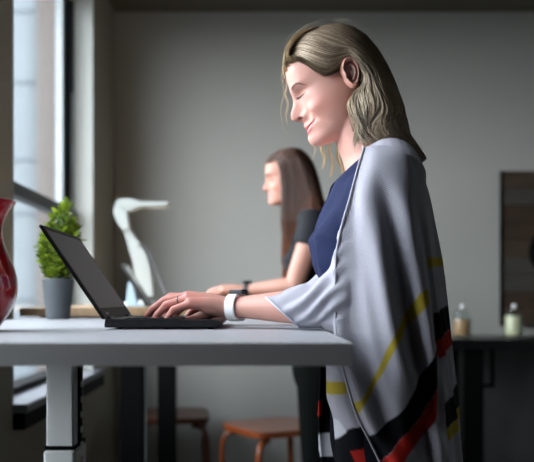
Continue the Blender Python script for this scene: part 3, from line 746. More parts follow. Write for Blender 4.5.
def hand_parts(mb, W, xd, zd, s, fingers, pal=.017, thumb=None, sc=1.0):
    """bones of a hand laid as tapered tubes. W wrist, xd towards the fingers, zd back of the hand, s=+1 when the thumb lies on z x x"""
    xd = Vector(xd).normalized(); zd = Vector(zd); zd = (zd-xd*zd.dot(xd)).normalized(); yd = zd.cross(xd)*s
    def L(x, y, z): return Vector(W)+xd*x*sc+yd*y*sc+zd*z*sc
    mcp = [(.084, .026, .002), (.088, .007, .005), (.083, -.013, .003), (.074, -.030, -.003)]
    wr = [(.0, .012, 0), (.0, .004, .001), (.0, -.004, .001), (.0, -.012, 0)]
    ln = [(.042, .025, .021), (.046, .029, .022), (.043, .027, .022), (.034, .020, .020)]
    rad = [(.0098, .0088, .0080, .0066), (.0100, .0090, .0080, .0066), (.0094, .0085, .0076, .0064), (.0084, .0076, .0068, .0058)]
    for i in range(4):
        m = Vector(mcp[i]); w0 = Vector(wr[i])
        mb.tube([L(*w0), L(*(w0.lerp(m, .5)+Vector((0, 0, .003)))), L(*m)], [(.0165*sc, .0155*sc), (.014*sc, .0135*sc), (.0115*sc, .0112*sc)], up=tuple(zd), seg=14)
        a0, a1, a2, spl = fingers[i]
        p = Vector(m); ang = [a0, a0+a1, a0+a1+a2]; pts = [Vector(p)]
        for q in range(3):
            t = math.radians(ang[q]); p = p+Vector((math.cos(t)*math.cos(math.radians(spl)), math.cos(t)*math.sin(math.radians(spl)), -math.sin(t)))*ln[i][q]
            pts.append(Vector(p))
        r = rad[i]
        mb.tube([L(*pts[0]), L(*pts[0].lerp(pts[1], .5)), L(*pts[1])], [r[0]*sc, r[0]*.93*sc, r[1]*sc], up=tuple(zd), seg=14)
        mb.tube([L(*pts[1]), L(*pts[1].lerp(pts[2], .5)), L(*pts[2])], [r[1]*sc, r[1]*.9*sc, r[2]*sc], up=tuple(yd), seg=14)
        mb.tube([L(*pts[2]), L(*pts[2].lerp(pts[3], .55)), L(*pts[2].lerp(pts[3], .8))], [r[2]*sc, r[2]*.92*sc, r[3]*sc], up=tuple(yd), seg=14)
    mb.tube([L(.012, .010, -.006), L(.045, .022, -.010), L(.06, .020, -.006)], [(.016*sc, .012*sc), (.016*sc, .012*sc), (.010*sc, .009*sc)], up=tuple(zd), seg=14)
    mb.tube([L(.012, -.012, -.005), L(.045, -.022, -.007), L(.062, -.026, -.005)], [(.013*sc, .012*sc), (.013*sc, .011*sc), (.009*sc, .008*sc)], up=tuple(zd), seg=14)
    th = thumb or [(.012, .016, -.006), (.046, .040, -.012), (.078, .044, -.020), (.098, .038, -.026)]
    tr = [.0135, .0115, .0092, .0070]
    for i in range(3): mb.tube([L(*th[i]), L(*th[i+1])], [tr[i]*sc, tr[i+1]*sc], up=tuple(zd), seg=14)
    return L, yd

def head_place(mb, dst, M4):
    dst.add([M4@Vector(v) for v in mb.v], mb.f)

def skin_material(name, sc=1.0):
    def ex(k):
        v = k.coord(); f = k.noise(420, 3, v); k.bump(f, .18, .0006)
    return vcol(name, .47, sss=.25, spec=.42, extra=ex, sscale=.005)

def skin_colors(co, M4inv, base, lips=(176,84,84), blush=.5):
    """skin colours: lips, cheeks, with shade painted into the nostrils"""
    n = len(co); c = np.tile(np.array(lin(base)), (n, 1))
    A = np.array(M4inv); L = co@A[:3, :3].T+A[:3, 3]
    X, Y, Z = L[:, 0], L[:, 1], L[:, 2]; ay = np.abs(Y); head = (Z > -.13) & (X > .03) & (ay < .09)
    mz = -.0700+13.5*np.minimum(ay, .031)**2
    up = np.where(ay < .006, .0065, .0065)*np.clip(1-(ay/.031)**2, 0, 1)+.0006
    lo = .0095*np.clip(1-(ay/.029)**2, 0, 1)+.0004
    lip = head & (X > .07) & (ay < .030) & (Z < mz+up) & (Z > mz-lo)
    b = (np.exp(-((ay-.043)/.020)**2-((Z+.040)/.020)**2)*blush)*head
    red = np.array(lin((206,116,100)))
    c = c*(1-b[:, None]*.6)+red*b[:, None]*.6
    nb = (np.exp(-(ay/.014)**2-((Z+.045)/.012)**2)*(X > .105))*head*.35
    c = c*(1-nb[:, None])+red*nb[:, None]
    c[lip] = np.array(lin(lips))
    nostril_shade = (np.exp(-(((ay-.0090)/.0042)**2+((Z+.0430)/.0026)**2)**1.5)*(X > .10))[:, None]  # nostril shade painted into the colour
    c = c*(1-nostril_shade)+np.array(lin((96, 46, 38)))*nostril_shade
    return c

def on_surface(bvh, p, dirv=(0,1,0), off=.0006):
    """drop a point onto a surface along dirv"""
    d = Vector(dirv).normalized(); h = bvh.ray_cast(Vector(p)-d*.6, d)
    return (h[0]-d*off) if h[0] is not None else None
def frame(piv, tilt, yaw=0, roll=0):
    th = math.radians(tilt)
    x = Vector((-math.cos(th), 0, -math.sin(th))); z = Vector((-math.sin(th), 0, math.cos(th))); y = z.cross(x)
    R = Matrix((x, y, z)).transposed()
    R = Matrix.Rotation(math.radians(yaw), 3, 'Z')@R
    if roll: R = R@Matrix.Rotation(math.radians(roll), 3, 'X')
    return Matrix.Translation(piv)@R.to_4x4()
def rings(mb, rs, seg=28):
    vs = []
    for c, A, B in rs:
        c, A, B = Vector(c), Vector(A), Vector(B)
        for k in range(seg):
            a = 2*PI*k/seg; vs.append(c+A*math.cos(a)+B*math.sin(a))
    m = len(rs)
    fs = [(i*seg+k, i*seg+(k+1) % seg, (i+1)*seg+(k+1) % seg, (i+1)*seg+k) for i in range(m-1) for k in range(seg)]
    fs += [tuple(reversed(range(seg))), tuple((m-1)*seg+k for k in range(seg))]
    return mb.add(vs, fs)
def dist_poly(x, z, pl):
    """distance of points to an open polyline"""
    best = np.full(x.shape, 1e9)
    for (x0, z0), (x1, z1) in zip(pl[:-1], pl[1:]):
        dx, dz = x1-x0, z1-z0; L2 = dx*dx+dz*dz+1e-12
        t = np.clip(((x-x0)*dx+(z-z0)*dz)/L2, 0, 1)
        best = np.minimum(best, np.hypot(x-x0-t*dx, z-z0-t*dz))
    return best

def hair_volume(Y0, outer, inner, Tm, R, step=.0025):
    """solid mass of hair between its outer outline and the line where it meets the face"""
    poly = outer+inner[::-1]
    xs = np.arange(min(p[0] for p in poly)-.01, max(p[0] for p in poly)+.01, step); zs = np.arange(min(p[1] for p in poly)-.01, max(p[1] for p in poly)+.01, step)
    X, Z = np.meshgrid(xs, zs, indexing='ij'); ins = inpoly(X.ravel(), Z.ravel(), poly).reshape(X.shape)
    T = thick(X, Z, outer, Tm, R)
    cell = ins[:-1, :-1] & ins[1:, :-1] & ins[:-1, 1:] & ins[1:, 1:]
    nx, nz = X.shape; m = MB(); vs = []
    for s in (-1, 1):
        co = np.stack([X, Y0+s*np.maximum(T, .002), Z], -1).reshape(-1, 3); vs += co.tolist()
    N = nx*nz; fs = []
    ci, cj = np.nonzero(cell); cs = set(zip(ci.tolist(), cj.tolist()))
    for i, j in cs:
        a, b, c, d = i*nz+j, (i+1)*nz+j, (i+1)*nz+j+1, i*nz+j+1
        fs.append((a, b, c, d)); fs.append((N+d, N+c, N+b, N+a))
        if (i-1, j) not in cs: fs.append((a, d, N+d, N+a))
        if (i+1, j) not in cs: fs.append((c, b, N+b, N+c))
        if (i, j-1) not in cs: fs.append((b, a, N+a, N+b))
        if (i, j+1) not in cs: fs.append((d, c, N+c, N+d))
    m.add(vs, fs)
    me = m.mesh(); bm = bmesh.new(); bm.from_mesh(me)
    bmesh.ops.delete(bm, geom=[v for v in bm.verts if not v.link_faces], context='VERTS'); bm.to_mesh(me); bm.free()
    return me
def thick(X, Z, outer, Tm, R):
    d = dist_poly(X, Z, outer); s = np.clip(d/R, 0, 1)
    return np.interp(Z, [a for a, _ in Tm], [b for _, b in Tm])*np.sqrt(np.clip(1-(1-s)**2, 0, 1))

class Strands:
    def __init__(s): s.v = []; s.c = []; s.f = []; s.n = 0
    def add(s, pts, rad, cols):
        """triangular tube"""
        n = len(pts); T = np.gradient(pts, axis=0); T /= np.linalg.norm(T, axis=1)[:, None]+1e-9
        u = np.cross(T, np.array([.3, 1, .2])); u /= np.linalg.norm(u, axis=1)[:, None]+1e-9; w = np.cross(T, u)
        for a in (0, 2*PI/3, 4*PI/3): s.v.append(pts+(u*math.cos(a)+w*math.sin(a))*rad[:, None]); s.c.append(cols)
        o = s.n
        i = np.arange(n-1)
        for k in range(3):
            a = o+k*n; b = o+((k+1) % 3)*n
            s.f.append(np.stack([a+i, b+i, b+i+1, a+i+1], 1))
        s.n += 3*n
    def mesh(s, base=None, basecol=None):
        V = [np.vstack(s.v)]; Fc = [np.vstack(s.f)]; C = [np.vstack(s.c)]
        vs = np.vstack(V); fs = np.vstack(Fc); cs = np.vstack(C); L = fs.tolist()
        if base is not None:
            b = get_co(base); o = len(vs); vs = np.vstack([vs, b]); L += [[i+o for i in p.vertices] for p in base.polygons]; cs = np.vstack([cs, basecol(b)])
        me = bpy.data.meshes.new('hair'); me.from_pydata(vs.tolist(), [], L); me.update()
        me.polygons.foreach_set('use_smooth', [True]*len(me.polygons)); set_col(me, cs); return me

def hair_mat(name, rough=.42):
    k = NT(name); a = k.n('ShaderNodeVertexColor'); a.layer_name = 'Col'
    k.l(a.outputs['Color'], k.bsdf.inputs['Base Color']); k.bsdf.inputs['Roughness'].default_value = rough
    k.bsdf.inputs['Specular IOR Level'].default_value = .45; k.bsdf.inputs['Sheen Weight'].default_value = .0
    return k.m

# ----------------------------------------------------------------- the blonde woman
def woman_blonde():
    Y0 = 1.62; rng = np.random.default_rng(7)
    t = thing('person', (.27, Y0, 0), 'smiling person with wavy blonde hair in a pale striped knit wrap typing on the laptop', 'person')
    HMx = frame(Vector((.1740, Y0, 1.565)), 22); Hi = HMx.inverted()
    body = MB(); head_place(head_mesh(), body, HMx)
    # neck, trunk
    body.tube([(.172, Y0, 1.525), (.195, Y0, 1.470), (.218, Y0, 1.42), (.238, Y0, 1.37)], [(.050, .050), (.050, .048), (.056, .052), (.075, .06)], up=(-1, 0, .4), seg=28)
    def trunk(m, e=0.0):
        m.tube([(.262, Y0, .90), (.262, Y0, .98), (.245, Y0, 1.08), (.232, Y0, 1.18), (.222, Y0, 1.27), (.232, Y0, 1.34), (.246, Y0, 1.385)],
               [(.165+e, .112+e), (.158+e, .108+e), (.128+e, .098+e), (.135+e, .104+e), (.145+e, .100+e), (.135+e, .080+e), (.090+e, .055+e)], up=(-1, 0, 0), seg=32)
        for s in (-1, 1):
            m.tube([(.185, Y0+s*.060, 1.285), (.160, Y0+s*.062, 1.235), (.165, Y0+s*.062, 1.205)], [(.050+e, .04+e), (.054+e, .050+e), (.050+e, .045+e)], up=(-1, 0, 0), seg=24)
            m.tube([(.250, Y0, 1.378), (.247, Y0+s*.08, 1.372), (.243, Y0+s*.145, 1.343)], [.044+e, .044+e, .046+e], seg=20)
    trunk(body)
    # arms
    el_l = Vector((.190, 1.455, 1.115)); wr_l = Vector((-.050, 1.575, 1.1125))
    el_r = Vector((.180, 1.800, 1.115)); wr_r = Vector((-.030, 1.735, 1.1100))
    for s, el, wr in ((-1, el_l, wr_l), (1, el_r, wr_r)):
        sh = Vector((.243, Y0+s*.148, 1.338))
        body.tube([sh, sh.lerp(el, .35)+Vector((.01, s*.008, 0)), sh.lerp(el, .8), el], [.045, .045, .040, .038], seg=20)
        body.tube([el, el.lerp(wr, .25), el.lerp(wr, .6), el.lerp(wr, .88), wr], [(.037, .037), (.041, .036), (.034, .0295), (.0275, .0215), (.0265, .0195)], up=(0, 0, 1), seg=22)
    # left hand on the keys (near the camera): thumb on the far side
    xl = Vector((-.115, .012, .020))
    fl = [(8, 34, 22, 5), (20, 24, 14, 2), (26, 30, 18, -3), (30, 34, 20, -9)]
    Lf, yl = hand_parts(body, wr_l, xl, (.15, -.10, 1), -1, fl, thumb=[(.012, .014, -.008), (.044, .034, -.022), (.070, .036, -.038), (.088, .030, -.046)])
    fr_ = [(4, 22, 14, 4), (14, 26, 18, 1), (18, 30, 20, -3), (24, 30, 20, -8)]
    Rf, yr = hand_parts(body, wr_r, Vector((-.115, -.012, .012)), (.15, .06, 1), 1, fr_, thumb=[(.012, .016, -.008), (.044, .036, -.020), (.070, .038, -.034), (.088, .032, -.044)])
    # legs
    for s in (-1, 1):
        body.tube([(.265, Y0+s*.080, .88), (.262, Y0+s*.085, .70), (.252, Y0+s*.082, .48), (.262, Y0+s*.08, .30), (.275, Y0+s*.08, .08)], [.082, .072, .052, .050, .034], up=(-1, 0, 0), seg=20)
        body.tube([(.285, Y0+s*.08, .055), (.23, Y0+s*.085, .045), (.16, Y0+s*.09, .032)], [(.032, .032), (.038, .028), (.036, .018)], up=(0, 0, 1), seg=16)
    me = remesh(body, .0021, 3)
    ears = [ear_mesh(s) for s in (1, -1)]
    ms = [me]
    for e in ears:
        m = MB(); head_place(e, m, HMx); ms.append(m.mesh())
    me = join_meshes(ms); co = get_co(me)
    col = skin_colors(co, Hi, SKIN)
    # redder knuckles and fingers
    hd = (co[:, 0] < -.06) & (co[:, 2] < 1.17) & (co[:, 2] > 1.06)
    k_ = sm(-.06, -.14, co[:, 0])*hd*.5
    col = col*(1-k_[:, None])+np.array(lin((196, 108, 98)))*k_[:, None]
    bvh = BVHTree.FromPolygons([tuple(v) for v in co], [tuple(p.vertices) for p in me.polygons])
    def pin(px, py, off=.0006, mirror=False):
        d = Vector(((px-257)/F, 1, (298-py)/F)).normalized(); o = Vector((0, 0, CAMZ)); h = bvh.ray_cast(o+d*1.2, d)
        p = h[0]-d*off
        if mirror:
            q = Hi@p; q.y = -q.y; p = HMx@q
        return p
    for mir in (False, True):
        q = np.array(pin(299.6, 118.0, 0, mir)); dd = np.linalg.norm((co-q)/np.array([.0042, .0042, .0026]), axis=1); a_ = np.exp(-dd**3)[:, None]*.85  # dark nostril shade blended into the skin colour
        col = col*(1-a_)+np.array(lin((84, 40, 34)))*a_
        q = np.array(pin(298.5, 92.0, 0, mir)); dd = np.linalg.norm((co-q)/.009, axis=1); a_ = np.exp(-dd**2)[:, None]*.35
        col = col*(1-a_)+np.array(lin((176, 110, 100)))*a_
    set_col(me, col); body_o = link('body', me, skin_material('fair_skin'), t)
    # brows, lashes, teeth
    dark = mat('brown_brow_hair', (132, 98, 76), .7); lash = mat('dark_lashes', (44, 32, 28), .6)
    for mir in (False, True):
        b = MB(); rr = random.Random(3)
        bp = [pin(*p, .0004, mir) for p in [(291.6, 90.2), (293.0, 86.6), (295.8, 84.0), (300, 83.4), (305.4, 84.8)]]
        cp = curve_pts(bp, 40)
        for i in range(2, 38):
            for j in range(3):
                p = Vector(cp[i])+HMx.to_3x3()@Vector((.0006, 0, rr.uniform(-.0016, .0016))); q = (Vector(cp[min(39, i+2)])-Vector(cp[i])).normalized()
                b.tube([p, p+q*.004+Vector((0, 0, .0005))], [.00024, .00012], seg=5, round_ends=False)
        b.build('eyebrow', dark, t)
        e = MB(); ep = [pin(*p, .0002, mir) for p in [(296.6, 97.6), (298.6, 97.6), (301, 96.3), (303.6, 94.0), (305.2, 92.2)]]
        cp = curve_pts(ep, 22); e.tube([Vector(q) for q in cp], [.0004+.0004*math.sin(PI*i/21) for i in range(22)], seg=8)
        fw = HMx.to_3x3()@Vector((.0052, 0, -.0036))
        for i in range(1, 21):
            p = Vector(cp[i]); e.tube([p, p+fw*.6, p+fw*(1.0)+Vector((0, 0, .0008))], [.00022, .0002, .0001], seg=5, round_ends=False)
        e.build('eyelashes', lash, t)
    tm = MB(); tm2 = []
    for i in range(15):
        y = -.025+.050*i/14; z = -.0702+13.5*y*y
        p = HMx@Vector((.14, y, z)); d_ = HMx.to_3x3()@Vector((-1, 0, 0)); h = bvh.ray_cast(p, d_)
        tm2.append((h[0]+HMx.to_3x3()@Vector((-.0008, 0, 0)), .0019*math.sqrt(max(.05, 1-(y/.0265)**2))))
    tm.tube([p for p, _ in tm2], [(r*.35+.0003, r) for _, r in tm2], up=HMx.to_3x3()@Vector((0, 0, 1)), seg=10)
    tm.build('teeth', mat('teeth_enamel', (238, 232, 222), .25), t, smooth=True)

    # ---- navy top
    top = MB(); trunk(top, .0065); tme = remesh(top, .004, 5)
    bm = bmesh.new(); bm.from_mesh(tme)
    kill = [v for v in bm.verts if (v.co.z > 1.298+abs(v.co.y-Y0)*1.75 and v.co.x < .245) or v.co.z > 1.40 or v.co.z < .965]
    bmesh.ops.delete(bm, geom=kill, context='VERTS'); bm.to_mesh(tme); bm.free()
    tc_ = get_co(tme); nn = get_no(tme)
    f = .0022*np.sin(tc_[:, 2]*95+np.sin(tc_[:, 1]*40)*2.2)*sm(1.22, 1.10, tc_[:, 2])+.0014*np.sin(tc_[:, 1]*120+tc_[:, 2]*30)
    set_co(tme, tc_+nn*f[:, None])
    o = link('top', tme, mat('navy_jersey', (24, 34, 68), .8, spec=.2, var=.06, vscale=30, bump=.2, bscale=700), t)
    sd = o.modifiers.new('thickness', 'SOLIDIFY'); sd.thickness = .002; sd.offset = -1
    # ---- trousers
    tr = MB()
    tr.tube([(.262, Y0, .86), (.262, Y0, .93), (.258, Y0, 1.005)], [(.168, .118), (.166, .116), (.150, .110)], up=(-1, 0, 0), seg=32)
    for s in (-1, 1):
        tr.tube([(.265, Y0+s*.080, .88), (.262, Y0+s*.085, .70), (.254, Y0+s*.082, .48), (.264, Y0+s*.08, .30), (.275, Y0+s*.08, .10)], [.090, .080, .060, .056, .046], up=(-1, 0, 0), seg=24, round_ends=False)
    trm = remesh(tr, .006, 4); link('trousers', trm, mat('dark_navy_denim', (9, 11, 20), .9, spec=.08, var=.12, vscale=60, bump=.2, bscale=900), t)
    for s in (-1, 1):
        shn = MB(); shn.tube([(.30, Y0+s*.08, .045), (.25, Y0+s*.083, .05), (.19, Y0+s*.088, .035), (.145, Y0+s*.09, .027)], [(.034, .040), (.038, .038), (.042, .028), (.030, .018)], up=(0, 0, 1), seg=24)
        shn.b(.15, .325, Y0+s*.085-.034, Y0+s*.085+.034, .002, .014)
        link('shoe', remesh(shn, .004, 3), mat('black_leather', (20, 20, 22), .4), t)

    # ---- the knit wrap
    k14 = 1.45/F; k16 = 1.60/F
    nz, nt = 150, 150
    z = np.linspace(1.414, .62, nz)
    E = pchip([.62,.77,.834,.879,.928,1.010,1.047,1.10,1.194,1.241,1.303,1.374,1.41,1.445], [.270,.235,.214,.193,.168,.1440,.1350,.1310,.132,.140,.158,.180,.196,.212], z)
    Ef = pchip([.62,.80,.90,1.10,1.194,1.241,1.303,1.374,1.41,1.445], [.18,.140,.135,.134,.140,.150,.168,.185,.196,.212], z)
    xb = pchip([.62,.823,.93,1.028,1.126,1.204,1.282,1.36,1.390,1.405,1.414], [.388,.382,.376,.366,.356,.348,.336,.318,.302,.288,.276], z)
    hn = pchip([.62,.75,.9,1.1,1.25,1.33,1.37,1.390,1.402,1.409,1.414], [.250,.243,.238,.234,.228,.219,.204,.182,.150,.120,.095], z)
    xs_ = pchip([.62,1.0,1.25,1.40,1.445], [.30,.275,.250,.242,.244], z)
    sheet = np.zeros((nz, nt, 3)); tt = np.linspace(0, 1, nt)
    for i in range(nz):
        h = hn[i]; e, ef, b, c = E[i], Ef[i], xb[i], xs_[i]
        keys = [(e, Y0-h*.93+.012), (e*.55+c*.45, Y0-h*1.0), (c*.75+b*.25, Y0-h*.98), (b-.030*min(1, h/.2), Y0-h*.72), (b, Y0-h*.25), (b, Y0+h*.25), (b-.030*min(1, h/.2), Y0+h*.72), (c*.75+b*.25, Y0+h*.98), (ef*.55+c*.45, Y0+h), (ef, Y0+h*.93-.012)]
        sheet[i, :, :2] = curve_pts(keys, nt); sheet[i, :, 2] = z[i]
    # folds
    du = np.gradient(sheet, axis=1); nrm = np.cross(du, np.array([0, 0, 1.0])); nrm /= np.linalg.norm(nrm, axis=2)[:, :, None]+1e-9
    X = sheet[:, :, 0]; Z = sheet[:, :, 2]; Tt = np.repeat(tt[None, :], nz, 0)
    ctr = np.array([.26, Y0, 0]); sgn = np.sign(np.sum(nrm[:, :, :2]*(sheet[:, :, :2]-ctr[:2]), axis=2)); nrm *= sgn[:, :, None]
    grow = sm(1.40, 1.05, Z)
    f = .0052*grow*np.sin(2*PI*(8.5*Tt+.35*np.sin(Z*7)))+.0030*grow*np.sin(2*PI*(17*Tt+.6*np.sin(Z*5+1)))
    near = (Tt < .5)
    def crease(pts, w, amp, z0=1.36, z1=1.25):
        zz = [CAMZ+(298-y)*1.42/F for _, y in pts][::-1]; xx = [(x-257)*1.42/F for x, _ in pts][::-1]
        return amp*np.exp(-((X-np.interp(Z, zz, xx))/w)**2)*near*sm(z0, z1, Z)
    f += crease([(381, 180), (389, 230), (401, 290), (414, 350), (424, 420), (428, 480)], .013, -.011)
    f += crease([(396, 180), (408, 230), (418, 290), (428, 350), (436, 420), (440, 480)], .014, .008)
    f += crease([(366, 190), (371, 240), (383, 300), (394, 360), (400, 440), (404, 480)], .017, .009)
    f += crease([(414, 190), (424, 240), (430, 300), (433, 350), (438, 420), (441, 480)], .006, -.010, 1.30, 1.2)
    f += crease([(352, 240), (356, 300), (366, 350), (380, 420), (390, 480)], .012, -.006)
    f *= sm(0, .03, Tt)*.6+.4
    outer = sheet+nrm*f[:, :, None]; inn = outer-nrm*.0075
    vs = np.concatenate([outer.reshape(-1, 3), inn.reshape(-1, 3)]); N = nz*nt; fs = []
    for i in range(nz-1):
        for j in range(nt-1):
            a = i*nt+j; fs.append((a, a+1, a+nt+1, a+nt)); fs.append((N+a+nt, N+a+nt+1, N+a+1, N+a))
    for i in range(nz-1):
        for j in (0, nt-1):
            a = i*nt+j; fs.append((a, a+nt, N+a+nt, N+a))
    for j in range(nt-1):
        for i in (0, nz-1):
            a = i*nt+j; fs.append((a, a+1, N+a+1, N+a))
    g = MB().add(vs.tolist(), fs)
    for s in (-1, 1):
        g.tube([(.258, Y0+s*.045, 1.380), (.250, Y0+s*.08, 1.374), (.244, Y0+s*.145, 1.345), (.242, Y0+s*.155, 1.29)], [.052, .057, .060, .057], seg=24)
    # sleeves
    for s in (-1, 1):
        def yy(v): return Y0+s*v*(1 if s < 0 else 1.02)
        rs = [((.046, yy(.118), 1.1035), (0, .044, 0), (-.031, 0, .0270)),
              ((.060, yy(.120), 1.1050), (0, .049, 0), (-.028, 0, .0300)),
              ((.078, yy(.130), 1.1080), (0, .056, 0), (-.022, 0, .0330)),
              ((.104, yy(.140), 1.1160), (0, .062, 0), (-.013, 0, .0400)),
              ((.132, yy(.148), 1.1200), (0, .066, 0), (-.006, 0, .0620)),
              ((.150, yy(.150), 1.1300), (0, .066, 0), (0, 0, .1000)),
              ((.175, yy(.150), 1.1550), (0, .062, 0), (.0, 0, .1350)),
              ((.215, yy(.148), 1.2000), (0, .056, 0), (.0, 0, .1450)),
              ((.240, yy(.140), 1.2200), (0, .045, 0), (.0, 0, .1200))]
        rings(g, rs, 40)
    # front panel hanging inside, beside the desk edge
    pz = np.linspace(1.10, .80, 40); pl = pchip([.80, .86, .90, .95, 1.10], [.150, .146, .143, .130, .130], pz)
    pv = []
    for q, sft in ((0, 0), (1, .007)):
        for i, zv in enumerate(pz):
            ke = [(pl[i], 1.550), (pl[i]+.010, 1.512), (pl[i]+.030, 1.494), (pl[i]+.058, 1.484), (pl[i]+.080, 1.478)]
            c = curve_pts(ke, 30); c[:, 1] += sft+.003*np.sin(np.linspace(0, 9, 30)+zv*20)
            if q: c[:, 0] += .005*np.linspace(1, 0, 30)
            pv += [(a, b, zv) for a, b in c]
    n2 = 40*30; fs = []
    for i in range(39):
        for j in range(29):
            a = i*30+j; fs += [(a, a+1, a+31, a+30), (n2+a+30, n2+a+31, n2+a+1, n2+a)]
        for j in (0, 29):
            a = i*30+j; fs.append((a, a+30, n2+a+30, n2+a))
    for j in range(29):
        for i in (0, 39):
            a = i*30+j; fs.append((a, a+1, n2+a+1, n2+a))
    g.add(pv, fs)
    gm = remesh(g, .0033, 4)
    co = get_co(gm); no = get_no(gm)
    # soft creases on the sleeve over the forearm
    sl = sm(.17, .10, co[:, 0])*sm(.035, .06, co[:, 0])
    ph = (co[:, 0]*.75-co[:, 2]*1.0)
    fd = .0045*np.sin(ph*210+np.sin(co[:, 0]*60)*1.3)*sl*sm(1.08, 1.10, co[:, 2])
    co = co+no*fd[:, None]; set_co(gm, co)
    base = np.array(lin((184, 184, 195))); Y_ = np.array(lin((186, 166, 62))); Nv = np.array(lin((9, 12, 18))); Rd = np.array(lin((178, 40, 32))); Lt = np.array(lin((214, 218, 226)))
    col = np.tile(base, (len(co), 1))
    def paint(poly, c, d, sel):
        pl_ = [((x-257)*d/F, CAMZ+(298-y)*d/F) for x, y in poly]
        i_ = inpoly(co[:, 0], co[:, 2], pl_); ds = dist_poly(co[:, 0], co[:, 2], pl_+[pl_[0]])*np.where(i_, 1, -1)
        a_ = (sm(-.0014, .0014, ds)*sel)[:, None]; col[:] = col*(1-a_)+np.array(c)*a_
    shell = (co[:, 1] < Y0) & ~((co[:, 1] > 1.462) & (co[:, 0] < .255) & (co[:, 2] < 1.09))
    A = 1.40; B = 1.46
    ZS_ = [
      ([(427,288),(417.8,293.8),(398,323),(386,345),(374.5,374.5),(362.7,398),(348,408),(354,422),(358.7,413.8),(370.5,394),(382,370.5),(392,349),(406,327),(429,302)], Y_, A),
      ([(437,350),(430.8,358.7),(417.8,378.4),(402,406),(382,425.7),(364.6,441.4),(350,450),(352,520),(366,490),(384,459),(398,437.5),(417.8,415.8),(433.5,394),(437,388)], Nv, A),
      ([(437,388),(433.5,394),(417.8,415.8),(398,437.5),(384,459),(366,490),(366,520),(398,464),(413.9,441.4),(435.5,417.8),(437,414)], Rd, A),
      ([(421,259),(470,254),(470,262),(422.7,269)], Y_, B),
      ([(426,313),(470,300),(470,324),(428,340)], Nv, B), ([(428,340),(470,324),(470,341),(431,357)], Rd, B),
      ([(437,398.7),(480,382),(480,408),(439.5,424.5)], Nv, B), ([(439.5,424.5),(480,408),(480,422),(442,437.5)], Y_, B)]
    for poly, c, d in ZS_: paint(poly, c, d, shell)
    # the far side carries the same stripes
    far = co[:, 1] > Y0
    for poly, c, d in ZS_: paint(poly, c, d, far & (co[:, 0] > .20))
    pan = (co[:, 1] > 1.462) & (co[:, 1] < 1.60) & (co[:, 0] < .255) & (co[:, 2] < 1.09)
    C_ = 1.50
    paint([(320,384),(341.5,381.5),(360,380),(360,392),(342.8,393.7),(320,398)], Y_, C_, pan)
    paint([(330,430),(336,438),(350,428),(380,420),(380,480),(320,480)], Nv, C_, pan)
    paint([(330,420),(340,422),(347,432),(337,443),(330,440)], Lt, C_, pan)
    paint([(350,451),(367,446),(372,458),(356,464)], Rd, C_, pan)
    fp = far & (co[:, 0] < .20)
    D_ = 1.83
    paint([(300,335),(345,335),(345,433),(300,435)], Nv, D_, fp); paint([(300,435),(345,433),(345,456),(300,458)], Lt, D_, fp); paint([(316,401),(322,400),(322,416),(316,416)], Rd, D_, fp)
    paint([(300,458),(345,456),(345,490),(300,490)], Nv, D_, fp)
    set_col(gm, col)
    def knit(k):
        v = k.n('ShaderNodeTexCoord').outputs['Object']; mp = k.n('ShaderNodeMapping'); mp.inputs['Rotation'].default_value = (0, math.radians(-24), 0); k.l(v, mp.inputs['Vector'])
        w1 = k.n('ShaderNodeTexWave'); w1.wave_type = 'BANDS'; w1.bands_direction = 'Z'; w1.inputs['Scale'].default_value = 95; w1.inputs['Distortion'].default_value = .8; k.l(mp.outputs[0], w1.inputs['Vector'])
        w2 = k.n('ShaderNodeTexWave'); w2.wave_type = 'BANDS'; w2.bands_direction = 'X'; w2.inputs['Scale'].default_value = 110; w2.inputs['Distortion'].default_value = .5; k.l(mp.outputs[0], w2.inputs['Vector'])
        mu = k.n('ShaderNodeMath', operation='MULTIPLY_ADD'); mu.inputs[1].default_value = .35; k.l(w2.outputs['Fac'], mu.inputs[0]); k.l(w1.outputs['Fac'], mu.inputs[2])
        k.bump(mu.outputs[0], .45, .0010)
        tr_ = k.n('ShaderNodeBsdfTranslucent'); mx = k.n('ShaderNodeMixShader'); mx.inputs[0].default_value = .12
        a = [n for n in k.t.nodes if n.type == 'VERTEX_COLOR'][0]; k.l(a.outputs['Color'], tr_.inputs['Color'])
        k.l(k.bsdf.outputs[0], mx.inputs[1]); k.l(tr_.outputs[0], mx.inputs[2]); k.l(mx.outputs[0], k.out.inputs['Surface'])
    link('knit_wrap', gm, vcol('striped_knit', .9, spec=.15, sheen=.0, extra=knit), t)
    # hem band of the sleeve
    hb = MB()
    for s in (-1,):
        c = Vector((.0475, Y0-.118, 1.1035)); pts = []
        for i in range(49):
            a = 2*PI*i/48; pts.append(c+Vector((-.0310*math.sin(a), .0455*math.cos(a), .0275*math.sin(a))))
        hb.tube(pts, [.0022]*49, seg=8, round_ends=False)
    edge = mat('pale_knit_edge', (206, 210, 222), .9, spec=.15); edge2 = mat('grey_knit_edge', (180, 180, 190), .9, spec=.1)
    hb.build('cuff_band', edge, t, smooth=True)
    fb = MB(); fb.tube([Vector(sheet[i, 1])+Vector((-.001, -.001, 0)) for i in range(nz)], [.0022]*nz, seg=8); fb.build('front_band', edge2, t, smooth=True)

    # ---- hair
    kk = Y0/F
    def W(pl): return [((x-257)*kk, CAMZ+(298-y)*kk) for x, y in pl]
    outer = W([(287,62),(288,54),(292.5,44),(300,35.5),(312,29.5),(326,26),(340,25),(353,28.5),(366,37),(378,51),(388,68),(396,86),(402,104),(406.5,120),(410,136),(419,148),(427,160)])
    inner_px = ([(289,63),(295,59.5),(306,61),(318,67),(330,70),(340,63),(349,57),(357,62),(360,80),(353,100),(351,114),(354,126),(359,136),(368,141),(386,142),(404,152),(420,164)])
